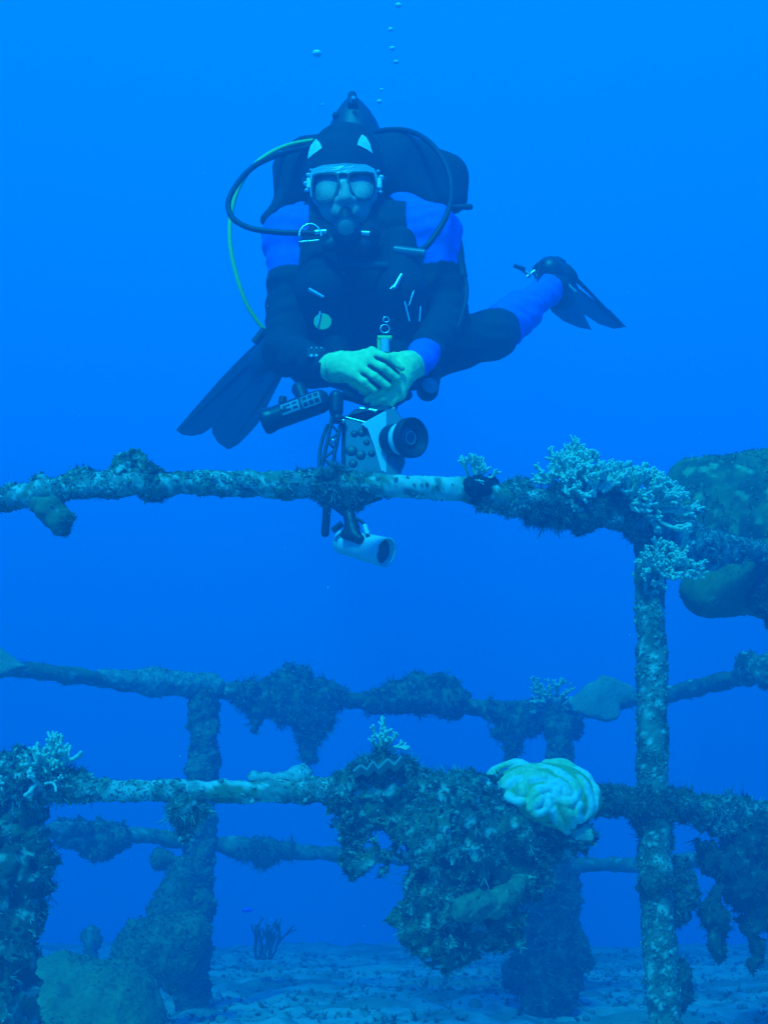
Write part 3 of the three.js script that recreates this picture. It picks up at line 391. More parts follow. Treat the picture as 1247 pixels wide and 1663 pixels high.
// pale branching corals
const CORAL = mat(0.6, 0.66, 0.48, 0.9);
function branching(label, seed, spots, o = {}, m = CORAL, group) {
  const R = rng(seed * 31 + 7), t = thing('branching_coral', label, 'coral', group), feet = [], out = (o.out ?? V3(0, 0.8, 0.55)).clone().normalize();
  for (const [x, y, Z, rx, ry, n] of spots) for (let i = 0; i < n; i++) { const a = R() * 6.28, q = Math.sqrt(R()), p = at(x + Math.cos(a) * q * rx, y + Math.sin(a) * q * ry, Z); feet.push([p, V3(Math.cos(a) * q * 1.0, -Math.sin(a) * q * 0.8, 0).add(out).add(V3(R() - 0.5, R() - 0.5, R() - 0.5))]); }
  const g = coralGeo(seed, feet, { ...o, out });
  part('branches', g, m, t);
  const cap = lump(spots.map(([x, y, Z, rx, ry]) => [x - rx * 0.5, y, Z + 0.012, ry * 0.75, x + rx * 0.5, y, Z + 0.012, ry * 0.75]), { amp: 0.008, k: 0.02, seed, col: mottle(GREY, OLIVE, PALE, seed, 20, 0.12) });
  part('base', cap, VC, t); seat(t);
}
branching('wide thicket of pale branching coral on the top rail near the post', 3, [[945, 792, zn(950) - 0.02, 42, 18, 40], [1008, 808, zn(1010) - 0.03, 42, 18, 34], [925, 772, zn(925), 18, 14, 14]], { len: 0.02, r: 0.0058, gens: 3, spread: 0.6 });
branching('pale antler coral at the rail joint above the post', 4, [[1062, 826, zn(1060) - 0.05, 20, 14, 16]], { len: 0.022, r: 0.0056, gens: 3, spread: 0.55, out: V3(0.5, 0.3, 0.7) });
branching('round pale coral bush on the post under the rail joint', 5, [[1085, 918, zn(1070) - 0.06, 32, 20, 40]], { len: 0.016, r: 0.0048, gens: 3, spread: 0.6, out: V3(0.3, 0.1, 0.9) });
branching('tiny pale coral tuft on top of the black sponge', 6, [[772, 775, zn(772) - 0.01, 16, 7, 9]], { len: 0.016, r: 0.0035, gens: 2 });
branching('pale stubby coral sprigs in the algae over the stub post', 7, [[80, 1256, zl(80) - 0.02, 24, 16, 11], [40, 1266, zl(40) - 0.03, 40, 16, 10], [92, 1246, zl(92), 10, 8, 5]], { len: 0.022, r: 0.005, gens: 2 });
branching('hazy branching coral on the far rail beside the plate sponge', 8, [[893, 1140, zf(893) - 0.04, 24, 16, 24]], { len: 0.03, r: 0.007, gens: 2 });
branching('little coral sprig standing on the spiky algae mound', 9, [[620, 1218, zl(620), 10, 6, 7]], { len: 0.02, r: 0.004, gens: 2 });
branching('dark twiggy sea rod standing on the deck between the far posts', 10, [[430, 1556, 6.2, 26, 3, 8]], { len: 0.065, r: 0.007, gens: 2, spread: 0.5, out: V3(0, 1, 0) }, mat(0.1, 0.1, 0.08, 1));
// single algae blades and hydroid feathers standing off the rails
// frond oysters with zigzag lips
function oyster(label, path, Z, group) {
  const t = thing('frond_oyster', label, 'oyster', group), up = path.map(([x, y]) => [x, y]), lowr = path.map(([x, y], i) => [x + 2, y + 8 + (i % 2) * 3]).reverse();
  const g = plate([...up, ...lowr], () => Z, 0.028, 1), m = part('lower_valve', g, mat(0.06, 0.07, 0.055, 0.9), t);
  const lip = join(path.slice(1).map((p, i) => rod(at(path[i][0], path[i][1] - 3, Z - 0.014), at(p[0], p[1] - 3, Z - 0.014), 0.0032, 0.0032, 8)));
  part('upper_lip', lip, mat(0.26, 0.29, 0.25, 0.85), t); seat(t);
}
oyster('zigzag-lipped frond oyster in the spiky algae mound', [[574, 1256], [586, 1246], [596, 1254], [606, 1240], [614, 1252], [630, 1236], [640, 1246], [652, 1232]], zl(610) - 0.035);
oyster('zigzag-lipped frond oyster on the face of the lower rail', [[690, 1300], [696, 1282], [704, 1302], [712, 1284], [718, 1312], [728, 1306], [746, 1304]], zl(715) - 0.055);
{ // tiny blue fish
  const t = thing('small_fish', 'tiny bright blue fish swimming over the deck by the sail sponge', 'fish'), p = at(400, 1478, 4.6), g = new THREE.SphereGeometry(0.016, 14, 10); g.scale(1, 0.5, 0.3); g.translate(p.x, p.y, p.z);
  const bl = mat(0.02, 0.08, 0.85, 0.5); part('body', g, bl, t); const tl = new THREE.ConeGeometry(0.008, 0.014, 8); tl.scale(1, 1, 0.3); tl.rotateZ(-Math.PI / 2); tl.translate(p.x + 0.02, p.y, p.z); part('tail', tl, bl, t); seat(t);
}

// ---------------------------------------------------------------- the diver
const diver = thing('person', 'diver in black and blue wetsuit with yellow gloves leaning over the railing', 'person');
const SUIT = [0.016, 0.017, 0.02], BLUE = [0.015, 0.13, 0.8], SKIN = [0.5, 0.36, 0.27];
const RUB = mat(0.014, 0.015, 0.017, 0.55), RUB2 = mat(0.022, 0.024, 0.028, 0.7), METAL = mat(0.62, 0.62, 0.62, 0.28, { metalness: 0.9 }), WHITE = mat(0.78, 0.8, 0.78, 0.5), NEO = new THREE.MeshStandardMaterial({ vertexColors: true, roughness: 0.85 });
const HZ = 2.85;   // the head's distance
{
  // skeleton
  const J = {
    neck: at(563, 375, 2.88), skull: at(560, 292, 2.88), shL: at(476, 388, 2.91), shR: at(698, 382, 2.91), ribL: at(530, 455, 2.97), ribR: at(652, 455, 2.97), belL: at(552, 540, 3.06), belR: at(652, 540, 3.08), pelL: at(575, 572, 3.3), pelR: at(665, 568, 3.3),
    elL: at(464, 572, 2.89), wrL: at(536, 597, 2.67), elR: at(724, 520, 2.94), wrR: at(680, 588, 2.69), hipR: at(662, 572, 3.32), knR: at(798, 545, 3.3), anR: at(890, 470, 3.62), hipL: at(585, 575, 3.32), knL: at(505, 588, 3.22), anL: at(450, 556, 3.52),
  };
  const bl = (f) => (t) => f(t), upper = (t, p) => (t < 0.42 ? BLUE : SUIT);
  const bs = [], add = (a, b, ra, rb, c) => { const k = bone(a, b, ra, rb); k.c = c ?? (() => SUIT); bs.push(k); return k; };
  add(J.neck, J.skull, 0.062, 0.07);
  add(J.shL, J.shR, 0.078, 0.078, (t) => (t < 0.13 || t > 0.82 ? BLUE : SUIT)); add(at(492, 356, 2.95), J.shL, 0.045, 0.062, () => BLUE); add(at(655, 345, 2.95), J.shR, 0.055, 0.066, () => BLUE); add(J.ribL, J.ribR, 0.115, 0.115); add(J.belL, J.belR, 0.1, 0.1); add(J.pelL, J.pelR, 0.11, 0.11);
  add(J.shL.clone().lerp(J.shR, 0.3), J.ribL, 0.09, 0.1); add(J.shL.clone().lerp(J.shR, 0.7), J.ribR, 0.09, 0.1);
  add(J.shL, J.elL, 0.066, 0.054, (t) => (t < 0.34 ? BLUE : SUIT)); add(J.elL, J.wrL, 0.052, 0.034);
  add(J.shR, J.elR, 0.068, 0.058, (t) => (t < 0.42 ? BLUE : SUIT)); add(J.elR, J.wrR, 0.056, 0.036, (t) => (t > 0.8 ? BLUE : SUIT));
  add(J.hipR, J.knR, 0.1, 0.068); const cf = add(J.knR.clone().lerp(J.anR, 0.04), J.anR, 0.064, 0.044, (t) => (t > 0.1 ? BLUE : SUIT)); add(J.knR.clone().lerp(J.anR, 0.2), J.knR.clone().lerp(J.anR, 0.5), 0.058, 0.06, () => BLUE);
  add(J.anR, at(912, 452, 3.66), 0.044, 0.05);
  add(J.hipL, J.knL, 0.1, 0.068); add(J.knL, J.anL, 0.064, 0.044); add(J.anL, at(435, 575, 3.55), 0.044, 0.045);
  const u = union(bs, 0.035), f = (x, y, z) => u(x, y, z) - 0.0035 * n3(x * 22, y * 30, z * 22) - 0.002 * Math.sin(y * 120 + 4 * n3(x * 9, y * 9, z * 9));
  const [lo, hi] = bonesBox(bs, 0.02);
  const col = (x, y, z) => { let d = 1e9, c = SUIT; for (const k of bs) { const e = k.d(x, y, z); if (e < d) { d = e; c = k.c(k.t); } } const g = 1 + 0.25 * n3(x * 90, y * 90, z * 90); return c.map((q) => q * g); };
  const trunk = netGeo(f, lo, hi, 0.0065, col);
  // head and face: skull, brow, cheeks, nose, jaw, lips
  const s = mpp(290, HZ), h = (x, y, dz, r) => [at(x, y, HZ + dz), r];
  const hb = [[560, 270, 0.02, 0.082, 560, 262, 0.03, 0.085], [538, 318, -0.022, 0.05, 582, 318, -0.022, 0.05], [544, 344, -0.028, 0.04, 578, 344, -0.028, 0.04], [561, 300, -0.078, 0.010, 561, 322, -0.095, 0.014], [548, 325, -0.082, 0.008, 574, 325, -0.082, 0.008], [536, 320, -0.055, 0.024, 536, 322, -0.052, 0.024], [586, 320, -0.055, 0.024, 586, 322, -0.052, 0.024], [546, 340, -0.070, 0.007, 576, 340, -0.070, 0.007], [548, 348, -0.066, 0.007, 574, 348, -0.066, 0.007], [530, 288, -0.046, 0.012, 592, 288, -0.046, 0.012]].map(([x, y, d, r, x2, y2, d2, r2]) => bone(at(x, y, HZ + d), at(x2, y2, HZ + d2), r, r2));
  const head = boneGeo(hb, 0.018, 0.004, (x, y, z) => { const g = 1 + 0.08 * n3(x * 70, y * 70, z * 70); return SKIN.map((q) => q * g); });
  part('body', join([trunk, head]), NEO, diver);
  for (const x of [531, 586]) { const e = part('eye', ball(at(x, 303, HZ - 0.052), 0.0125), mat(0.7, 0.7, 0.68, 0.3), diver); part('iris', ball(at(x + 1, 303, HZ - 0.0615), 0.0055), mat(0.05, 0.06, 0.05, 0.2), e); const lid = part('eyebrow', rod(at(x - 13, 291, HZ - 0.061), at(x + 13, 290, HZ - 0.061), 0.004, 0.004, 8), mat(0.06, 0.05, 0.04, 0.9), diver); }
}
// hood with two pale flashes
let hoodField;
{
  const hbs = [bone(at(560, 268, HZ + 0.035), at(561, 258, HZ + 0.04), 0.102, 0.096), bone(at(560, 300, HZ + 0.03), at(562, 345, HZ + 0.035), 0.096, 0.088), bone(at(562, 345, HZ + 0.035), at(566, 392, HZ + 0.05), 0.09, 0.115)];
  const u = union(hbs, 0.05), hole = bone(at(560, 308, HZ - 0.13), at(561, 322, HZ - 0.13), 0.098, 0.098), jaw = bone(at(561, 328, HZ - 0.115), at(562, 343, HZ - 0.115), 0.092, 0.08);
  const f = (x, y, z) => Math.max(u(x, y, z) - 0.003 * n3(x * 25, y * 25, z * 25), -smin(hole.d(x, y, z), jaw.d(x, y, z), 0.02));
  hoodField = u; const [lo, hi] = bonesBox(hbs, 0.015);
  const g = netGeo(f, lo, hi, 0.0045, (x, y, z) => [0.016, 0.017, 0.02].map((q) => q * (1 + 0.3 * n3(x * 80, y * 80, z * 80))));
  const hood = part('hood', g, NEO, diver);
  const onHood = (x, y) => { let Z = 2.6; for (let i = 0; i < 120; i++) { const p = at(x, y, Z), d = f(p.x, p.y, p.z); if (d < 0.0008) break; Z += Math.max(d * 0.7, 0.0006); if (Z > 2.84) { Z = 2.84; break; } } return Z; };
  for (const o of [[[500, 258], [501, 247], [505, 236], [513, 225], [519, 231], [523, 240], [516, 245], [508, 251]], [[580, 235], [583, 226], [588, 218], [595, 223], [601, 234], [605, 249], [597, 243], [589, 239]]]) {
    const sh = new THREE.ShapeGeometry(new THREE.Shape(o.map(([x, y]) => new THREE.Vector2(x, y)))); const q = subdivide(sh, 2), p = q.attributes.position, n = p.count, front = [];
    for (let i = 0; i < n; i++) { const x = p.getX(i), y = p.getY(i), w = at(x, y, onHood(x, y) - 0.0035); front.push(w.x, w.y, w.z); }
    const gg = new THREE.BufferGeometry(); gg.setAttribute('position', new THREE.Float32BufferAttribute(front, 3)); gg.computeVertexNormals(); part('pale_flash', gg, mat(0.8, 0.85, 0.74, 0.6), hood, 'pale wedge-shaped flash on the black hood');
  }
}
// mask: pale skirt, dark two-lens frame, panes, strap buckles
{
  const Zm = HZ - 0.075, cx = 560, curve = (x) => Zm + Math.pow((x - cx) / 60, 2) * 0.028;
  const rr = (x0, y0, x1, y1, r) => { const o = []; for (const [X, Y, a] of [[x1 - r, y1 - r, 0], [x0 + r, y1 - r, 90], [x0 + r, y0 + r, 180], [x1 - r, y0 + r, 270]]) for (let k = 0; k <= 4; k++) { const t = (a + k * 22.5) * Math.PI / 180; o.push([X + Math.cos(t) * r, Y + Math.sin(t) * r]); } return o; };
  const lensO = [[[510, 286], [520, 283], [540, 282], [548, 284], [549, 296], [546, 310], [540, 322], [530, 327], [516, 326], [509, 318], [508, 300]], [[566, 284], [575, 281], [596, 281], [605, 283], [608, 296], [607, 312], [602, 321], [592, 324], [580, 321], [571, 310], [566, 296]]];
  const ringPlate = (outer, holes, Zf, thick, bev) => {
    const s = new THREE.Shape(outer.map((p) => new THREE.Vector2(...p))); for (const h of holes) s.holes.push(new THREE.Path(h.map((p) => new THREE.Vector2(...p))));
    const g = subdivide(new THREE.ExtrudeGeometry(s, { depth: 1, bevelEnabled: bev > 0, bevelSize: bev, bevelThickness: 0.2, bevelSegments: 2 }), 2), p = g.attributes.position;
    for (let i = 0; i < p.count; i++) { const x = p.getX(i), y = p.getY(i), q = at(x, y, Zf(x, y) - thick * (p.getZ(i) - 0.5)); p.setXYZ(i, q.x, q.y, q.z); } g.deleteAttribute('uv'); g.computeVertexNormals(); return g;
  };
  const grow = (o, k) => { const mx = o.reduce((s, p) => s + p[0], 0) / o.length, my = o.reduce((s, p) => s + p[1], 0) / o.length; return o.map(([x, y]) => [mx + (x - mx) * k, my + (y - my) * k]); };
  const skirtO = [[504, 284], [508, 275], [525, 269], [560, 266], [594, 268], [608, 275], [612, 286], [611, 312], [603, 325], [590, 328], [576, 321], [568, 328], [560, 331], [552, 328], [544, 324], [530, 330], [514, 329], [505, 318]];
  const mask = new THREE.Group(); mask.name = 'mask'; mask.userData.label = 'two-lens diving mask with pale skirt'; diver.add(mask);
  part('skirt', ringPlate(skirtO, [grow(lensO[0], 1.02), grow(lensO[1], 1.02)], (x, y) => curve(x) + 0.012, 0.022, 1), mat(0.4, 0.44, 0.44, 0.35), mask);
  part('nose_pocket', boneGeo([bone(at(558, 302, Zm + 0.008), at(560, 326, Zm - 0.008), 0.009, 0.013), bone(at(554, 327, Zm), at(567, 327, Zm), 0.009, 0.009)], 0.015, 0.003), mat(0.36, 0.36, 0.34, 0.5), mask);
  lensO.forEach((o, i) => {
    part('lens_frame', ringPlate(grow(o, 1.1), [grow(o, 0.97)], (x, y) => curve(x) - 0.006, 0.010, 0.6), RUB, mask);
    const g = plate(o, (x, y) => curve(x) - 0.005, 0.002, 0); part('lens', g, new THREE.MeshPhysicalMaterial({ color: rgb(0.95, 0.97, 0.97), transmission: 1, roughness: 0.03, thickness: 0, ior: 1.5 }), mask);
  });
  part('bridge', tube([at(545, 286, Zm - 0.006), at(557, 283, Zm - 0.008), at(569, 286, Zm - 0.006)], 0.005, 8), RUB, mask);
  for (const [x, sg] of [[502, -1], [616, 1]]) { const b = part('strap_buckle', new RoundedBoxGeometry(0.014, 0.032, 0.022, 2, 0.004).translate(...at(x, 300, curve(x) + 0.008).toArray()), mat(0.6, 0.66, 0.64, 0.35), mask); for (const [dx, dy, r] of sg < 0 ? [[3, -24, 0.004], [-1, -16, 0.0065], [-5, -2, 0.0072], [-4, 9, 0.0055]] : [[-2, -22, 0.0045], [3, -12, 0.0075], [1, 1, 0.006], [2, 12, 0.0048]]) part('buckle_stud', ball(at(x + dx, 300 + dy, curve(x) + 0.002), r, 1, 0.8, 1), mat(0.7, 0.76, 0.72, 0.25), b); }
  part('strap', tube([at(498, 297, HZ - 0.02), at(494, 292, HZ + 0.03), at(497, 288, HZ + 0.06)], 0.009, 6), RUB, mask); part('strap', tube([at(620, 297, HZ - 0.02), at(625, 292, HZ + 0.03), at(622, 288, HZ + 0.06)], 0.009, 6), RUB, mask);
}
// regulator in the mouth, with fittings
{
  const Zr = HZ - 0.1, p = at(563, 379, Zr), toward = V3(0, -0.15, 1);
  const r = part('regulator', turned([[0, 0.034], [0.02, 0.034], [0.03, 0.028], [0.037, 0.016], [0.037, -0.01], [0.028, -0.026], [0, -0.03]], p, toward), mat(0.02, 0.021, 0.024, 0.4), diver);
  part('purge_cover', turned([[0, 0.038], [0.018, 0.038], [0.024, 0.034], [0.02, 0.032], [0, 0.034]], p, toward), mat(0.06, 0.065, 0.07, 0.5), r);
  part('exhaust_tee', boneGeo([bone(at(542, 397, Zr + 0.012), at(584, 397, Zr + 0.012), 0.015, 0.015), bone(at(532, 400, Zr + 0.014), at(540, 392, Zr + 0.012), 0.016, 0.014), bone(at(594, 400, Zr + 0.014), at(586, 392, Zr + 0.012), 0.016, 0.014)], 0.012, 0.004), RUB, r);
  part('mouthpiece', boneGeo([bone(p, at(561, 346, HZ - 0.07), 0.02, 0.018)], 0.01, 0.005), RUB, r);
  part('hose_fitting', rod(at(512, 378, Zr), at(530, 377, Zr), 0.0085), METAL, r); part('hose_fitting', rod(at(586, 379, Zr), at(600, 380, Zr), 0.0085), METAL, r);
  const loop = []; for (let i = 0; i <= 10; i++) { const a = (i / 10) * Math.PI; loop.push(at(504 - Math.cos(a) * 18, 384 - Math.sin(a) * 20, Zr - 0.008)); } part('elbow_guard', tube(loop, 0.0028, 7), METAL, r); part('guard_bar', rod(at(486, 393, Zr - 0.008), at(518, 390, Zr - 0.008), 0.0022), METAL, r);
}
// hoses
const YEL = mat(0.62, 0.72, 0.12, 0.5);
part('octopus_hose', tube([at(545, 226, 3.04), at(510, 228, 3.0), at(462, 238, 2.96), at(420, 262, 2.93), at(390, 300, 2.92), at(376, 345, 2.93), at(374, 395, 2.94), at(385, 450, 2.96), at(404, 500, 2.98), at(432, 540, 3.0)], 0.0062, 10, 90), YEL, diver, 'yellow hose looping from the tank to the waist');
part('hose_end', rod(at(430, 536, 3.0), at(414, 556, 3.0), 0.011), RUB, diver); 
part('regulator_hose', tube([at(540, 236, 3.05), at(470, 246, 2.93), at(416, 268, 2.87), at(386, 298, 2.83), at(371, 330, 2.8), at(378, 354, 2.78), at(405, 370, 2.76), at(450, 377, 2.75), at(512, 379, 2.75)], 0.0075, 10, 90), RUB, diver);
part('inflator_hose', tube([at(600, 222, 3.05), at(622, 212, 3.0), at(660, 212, 2.96), at(698, 232, 2.9), at(724, 268, 2.86), at(733, 305, 2.83), at(727, 345, 2.8), at(708, 380, 2.79), at(690, 402, 2.79), at(672, 412, 2.8)], 0.0078, 10, 90), RUB, diver);
part('inflator', rod(at(640, 406, 2.8), at(690, 412, 2.79), 0.012), mat(0.12, 0.13, 0.14, 0.4), diver);
part('gauge_hose', tube([at(735, 352, 2.97), at(748, 400, 2.92), at(752, 440, 2.9), at(757, 470, 2.9), at(748, 520, 2.87), at(724, 570, 2.83), at(705, 605, 2.8)], 0.0065, 8, 60), RUB, diver);
// tank behind the head
{
  const top = at(572, 158, 3.14), foot = at(592, 520, 3.34), ax = foot.clone().sub(top).normalize(), tk = part('air_tank', turned([[0, 0], [0.014, 0.001], [0.03, 0.017], [0.052, 0.045], [0.070, 0.078], [0.083, 0.115], [0.09, 0.16], [0.09, 0.62], [0.08, 0.66], [0, 0.67]], top, ax, 40), mat(0.025, 0.027, 0.03, 0.5), diver);
  part('valve', rod(at(573, 172, 3.1), at(572, 154, 3.12), 0.016, 0.013), RUB2, tk); part('valve_knob', ball(at(546, 188, 3.12), 0.012), RUB2, tk); part('first_stage', rod(at(572, 166, 3.08), at(574, 158, 3.06), 0.006), METAL, tk);
}
// buoyancy vest: wings behind the shoulders, front panels, straps
{
  const blk = (x, y, z) => [0.015, 0.016, 0.019].map((q) => q * (1 + 0.35 * n3(x * 60, y * 60, z * 60)));
  const bc = part('buoyancy_vest', boneGeo([bone(at(650, 262, 3.03), at(722, 288, 3.06), 0.078, 0.062), bone(at(722, 288, 3.06), at(734, 322, 3.06), 0.055, 0.044), bone(at(640, 290, 3.03), at(700, 330, 3.04), 0.07, 0.05), bone(at(478, 276, 3.03), at(474, 320, 3.04), 0.062, 0.05), bone(at(455, 342, 3.02), at(434, 357, 3.02), 0.03, 0.02), bone(at(500, 255, 3.05), at(630, 255, 3.05), 0.06, 0.06), bone(at(560, 300, 3.12), at(590, 450, 3.15), 0.14, 0.14)], 0.04, 0.007, blk), NEO, diver);
  part('chest_panel', boneGeo([bone(at(516, 395, 2.84), at(520, 470, 2.85), 0.045, 0.06), bone(at(520, 470, 2.85), at(540, 550, 2.93), 0.06, 0.055)], 0.03, 0.007, blk), NEO, bc);
  part('chest_panel', boneGeo([bone(at(648, 395, 2.84), at(652, 470, 2.85), 0.045, 0.06), bone(at(652, 470, 2.85), at(655, 550, 2.93), 0.06, 0.055)], 0.03, 0.007, blk), NEO, bc);
  part('collar', boneGeo([bone(at(508, 350, 2.93), at(505, 400, 2.86), 0.04, 0.036)], 0.03, 0.006, blk), NEO, bc); part('collar', boneGeo([bone(at(626, 345, 2.93), at(634, 400, 2.85), 0.042, 0.036)], 0.03, 0.006, blk), NEO, bc);
  part('waist_pocket', boneGeo([bone(at(540, 545, 2.92), at(545, 580, 2.9), 0.04, 0.036)], 0.02, 0.006, blk), NEO, bc); part('waist_pocket', boneGeo([bone(at(650, 540, 2.93), at(650, 575, 2.92), 0.045, 0.04)], 0.02, 0.006, blk), NEO, bc);
  part('shoulder_strap', tube([at(722, 345, 2.95), at(740, 390, 2.91), at(752, 450, 2.9)], 0.012, 6), RUB2, bc);
  const strap = (a, b, w) => rod(a, b, w, w, 6);
  part('chest_strap', strap(at(545, 430, 2.8), at(630, 432, 2.8), 0.011), RUB2, bc);
  for (const [x0, y0, x1, y1, r] of [[502, 470, 526, 483, 0.006], [640, 468, 652, 446, 0.0065], [642, 462, 634, 470, 0.005], [657, 490, 665, 522, 0.0026], [672, 472, 664, 496, 0.002], [683, 498, 681, 522, 0.0022], [520, 506, 516, 528, 0.0028]]) part('clip', rod(at(x0, y0, 2.78), at(x1, y1, 2.78), r, r * 0.8, 10), METAL, bc);
  const tag = new THREE.CylinderGeometry(0.022, 0.022, 0.008, 24); tag.rotateX(Math.PI / 2); tag.translate(...at(524, 523, 2.79).toArray()); part('round_weight', tag, mat(0.35, 0.38, 0.1, 0.5), bc);
  for (const x of [630, 645]) part('chest_logo', new THREE.BoxGeometry(0.012, 0.008, 0.002).translate(...at(x, 348, 2.86).toArray()), mat(0.35, 0.38, 0.4, 0.6), bc);
  part('wing_toggle', boneGeo([bone(at(738, 336, 3.03), at(763, 336, 3.02), 0.007, 0.009)], 0.01, 0.004), RUB2, bc); part('side_buckle', rod(at(733, 362, 2.9), at(741, 384, 2.89), 0.006), METAL, bc);
}
// yellow dive slate clipped at the waist
{
  const sl = new THREE.Group(); sl.name = 'spool'; sl.userData.label = 'yellow finger spool clipped to the chest'; diver.add(sl); const Z = 2.72;
  part('rim', rod(at(613, 549, Z), at(636, 549, Z), 0.0065), YEL, sl); part('rim', rod(at(613, 577, Z), at(636, 577, Z), 0.0065), YEL, sl); part('post', rod(at(615, 549, Z), at(615, 577, Z), 0.004), YEL, sl); part('line', rod(at(625, 552, Z), at(625, 574, Z), 0.011), mat(0.5, 0.55, 0.55, 0.8), sl);
  const ring = new THREE.TorusGeometry(0.011, 0.0016, 8, 20); ring.translate(...at(625, 534, Z).toArray()); part('ring', ring, METAL, sl); const r2 = new THREE.TorusGeometry(0.007, 0.0014, 8, 18); r2.translate(...at(627, 519, Z + 0.01).toArray()); part('ring', r2, METAL, sl);
}
// gauge console hanging at the side, wrist computer
{
  const p = at(696, 628, 2.8), c = part('gauge_console', boneGeo([bone(at(702, 606, 2.8), at(694, 634, 2.79), 0.022, 0.027)], 0.01, 0.004), RUB, diver); const d = turned([[0, 0.004], [0.019, 0.004], [0.021, 0], [0, -0.002]], at(698, 626, 2.765), V3(0.3, 0, 1)); part('dial', d, mat(0.25, 0.3, 0.32, 0.25), c);
  const w = part('wrist_computer', new RoundedBoxGeometry(0.05, 0.03, 0.02, 3, 0.006).translate(...at(514, 576, 2.675).toArray()), RUB, diver); for (const x of [506, 514, 522]) for (const [y, r] of [[578, 0.0042], [565, 0.0022]]) part('button', ball(at(x, y, 2.662), r), WHITE, w);
}
// gloved hands, one resting on the other
{
  const GL = [0.74, 0.92, 0.3], gcol = (x, y, z) => { const k = 1 + 0.22 * n3(x * 70, y * 70, z * 70); return GL.map((q) => q * k); };
  const hand = (wrist, cuffEnd, fingers, thumb, label) => {
    const bs = [bone(cuffEnd, wrist, 0.035, 0.031)];
    for (const [kx, ky, kz, mx, my, mz, tx, ty, tz] of fingers) { const K = at(kx, ky, kz), M = at(mx, my, mz), T = at(tx, ty, tz); bs.push(bone(wrist, K, 0.026, 0.0125)); bs.push(Object.assign(bone(K, M, 0.0102, 0.0092), { fin: 1 }), Object.assign(bone(M, T, 0.0092, 0.0078), { fin: 1 })); }
    const [a, b, c] = thumb.map((q) => at(...q)); bs.push(Object.assign(bone(a, b, 0.015, 0.0115), { fin: 1 }), Object.assign(bone(b, c, 0.0115, 0.0095), { fin: 1 }));
    const palm = union(bs.filter((q) => !q.fin), 0.02), fs = []; const fb = bs.filter((q) => q.fin); for (let i = 0; i < fb.length; i += 2) fs.push(union([fb[i], fb[i + 1]], 0.004));
    const f = (x, y, z) => { let d = palm(x, y, z); let e = 1e9; for (const q of fs) e = Math.min(e, q(x, y, z)); return smin(d, e, 0.006) - 0.0012 * n3(x * 90, y * 90, z * 90); };
    const [lo, hi] = bonesBox(bs, 0.01); return part('glove', netGeo(f, lo, hi, 0.0028, gcol), NEO, diver, label);
  };
  hand(at(556, 596, 2.645), at(540, 597, 2.665), [[604, 572, 2.602, 630, 581, 2.59, 652, 598, 2.602], [597, 585, 2.596, 622, 597, 2.584, 645, 614, 2.598], [586, 597, 2.597, 608, 611, 2.587, 630, 627, 2.6], [574, 608, 2.602, 591, 620, 2.594, 608, 633, 2.606]], [[560, 606, 2.63], [576, 622, 2.63], [592, 634, 2.635]], 'yellow glove on top of the other hand');
  hand(at(658, 596, 2.66), at(671, 592, 2.685), [[634, 606, 2.632, 612, 622, 2.63, 592, 640, 2.64], [638, 620, 2.628, 617, 636, 2.624, 596, 650, 2.636], [643, 632, 2.63, 624, 647, 2.626, 606, 657, 2.638], [650, 642, 2.638, 634, 654, 2.634, 618, 660, 2.644]], [[655, 586, 2.65], [640, 580, 2.64], [628, 590, 2.64]], 'yellow glove underneath the other hand');
  for (const [a, b, c] of [[[603, 579, 2.594], [628, 590, 2.587], [648, 606, 2.599]], [[593, 592, 2.591], [616, 605, 2.585], [636, 621, 2.598]], [[581, 603, 2.595], [600, 617, 2.59], [618, 631, 2.603]]]) part('finger_gusset', tube([at(...a), at(...b), at(...c)], 0.0036, 6), mat(0.02, 0.022, 0.026, 0.9), diver);
  part('cuff', tube([at(535, 577, 2.655), at(531, 597, 2.632), at(536, 618, 2.66)], 0.006, 8), mat(0.5, 0.62, 0.25, 0.8), diver);
  part('cuff', tube([at(676, 572, 2.68), at(681, 594, 2.655), at(674, 612, 2.69)], 0.006, 8), RUB, diver);
}
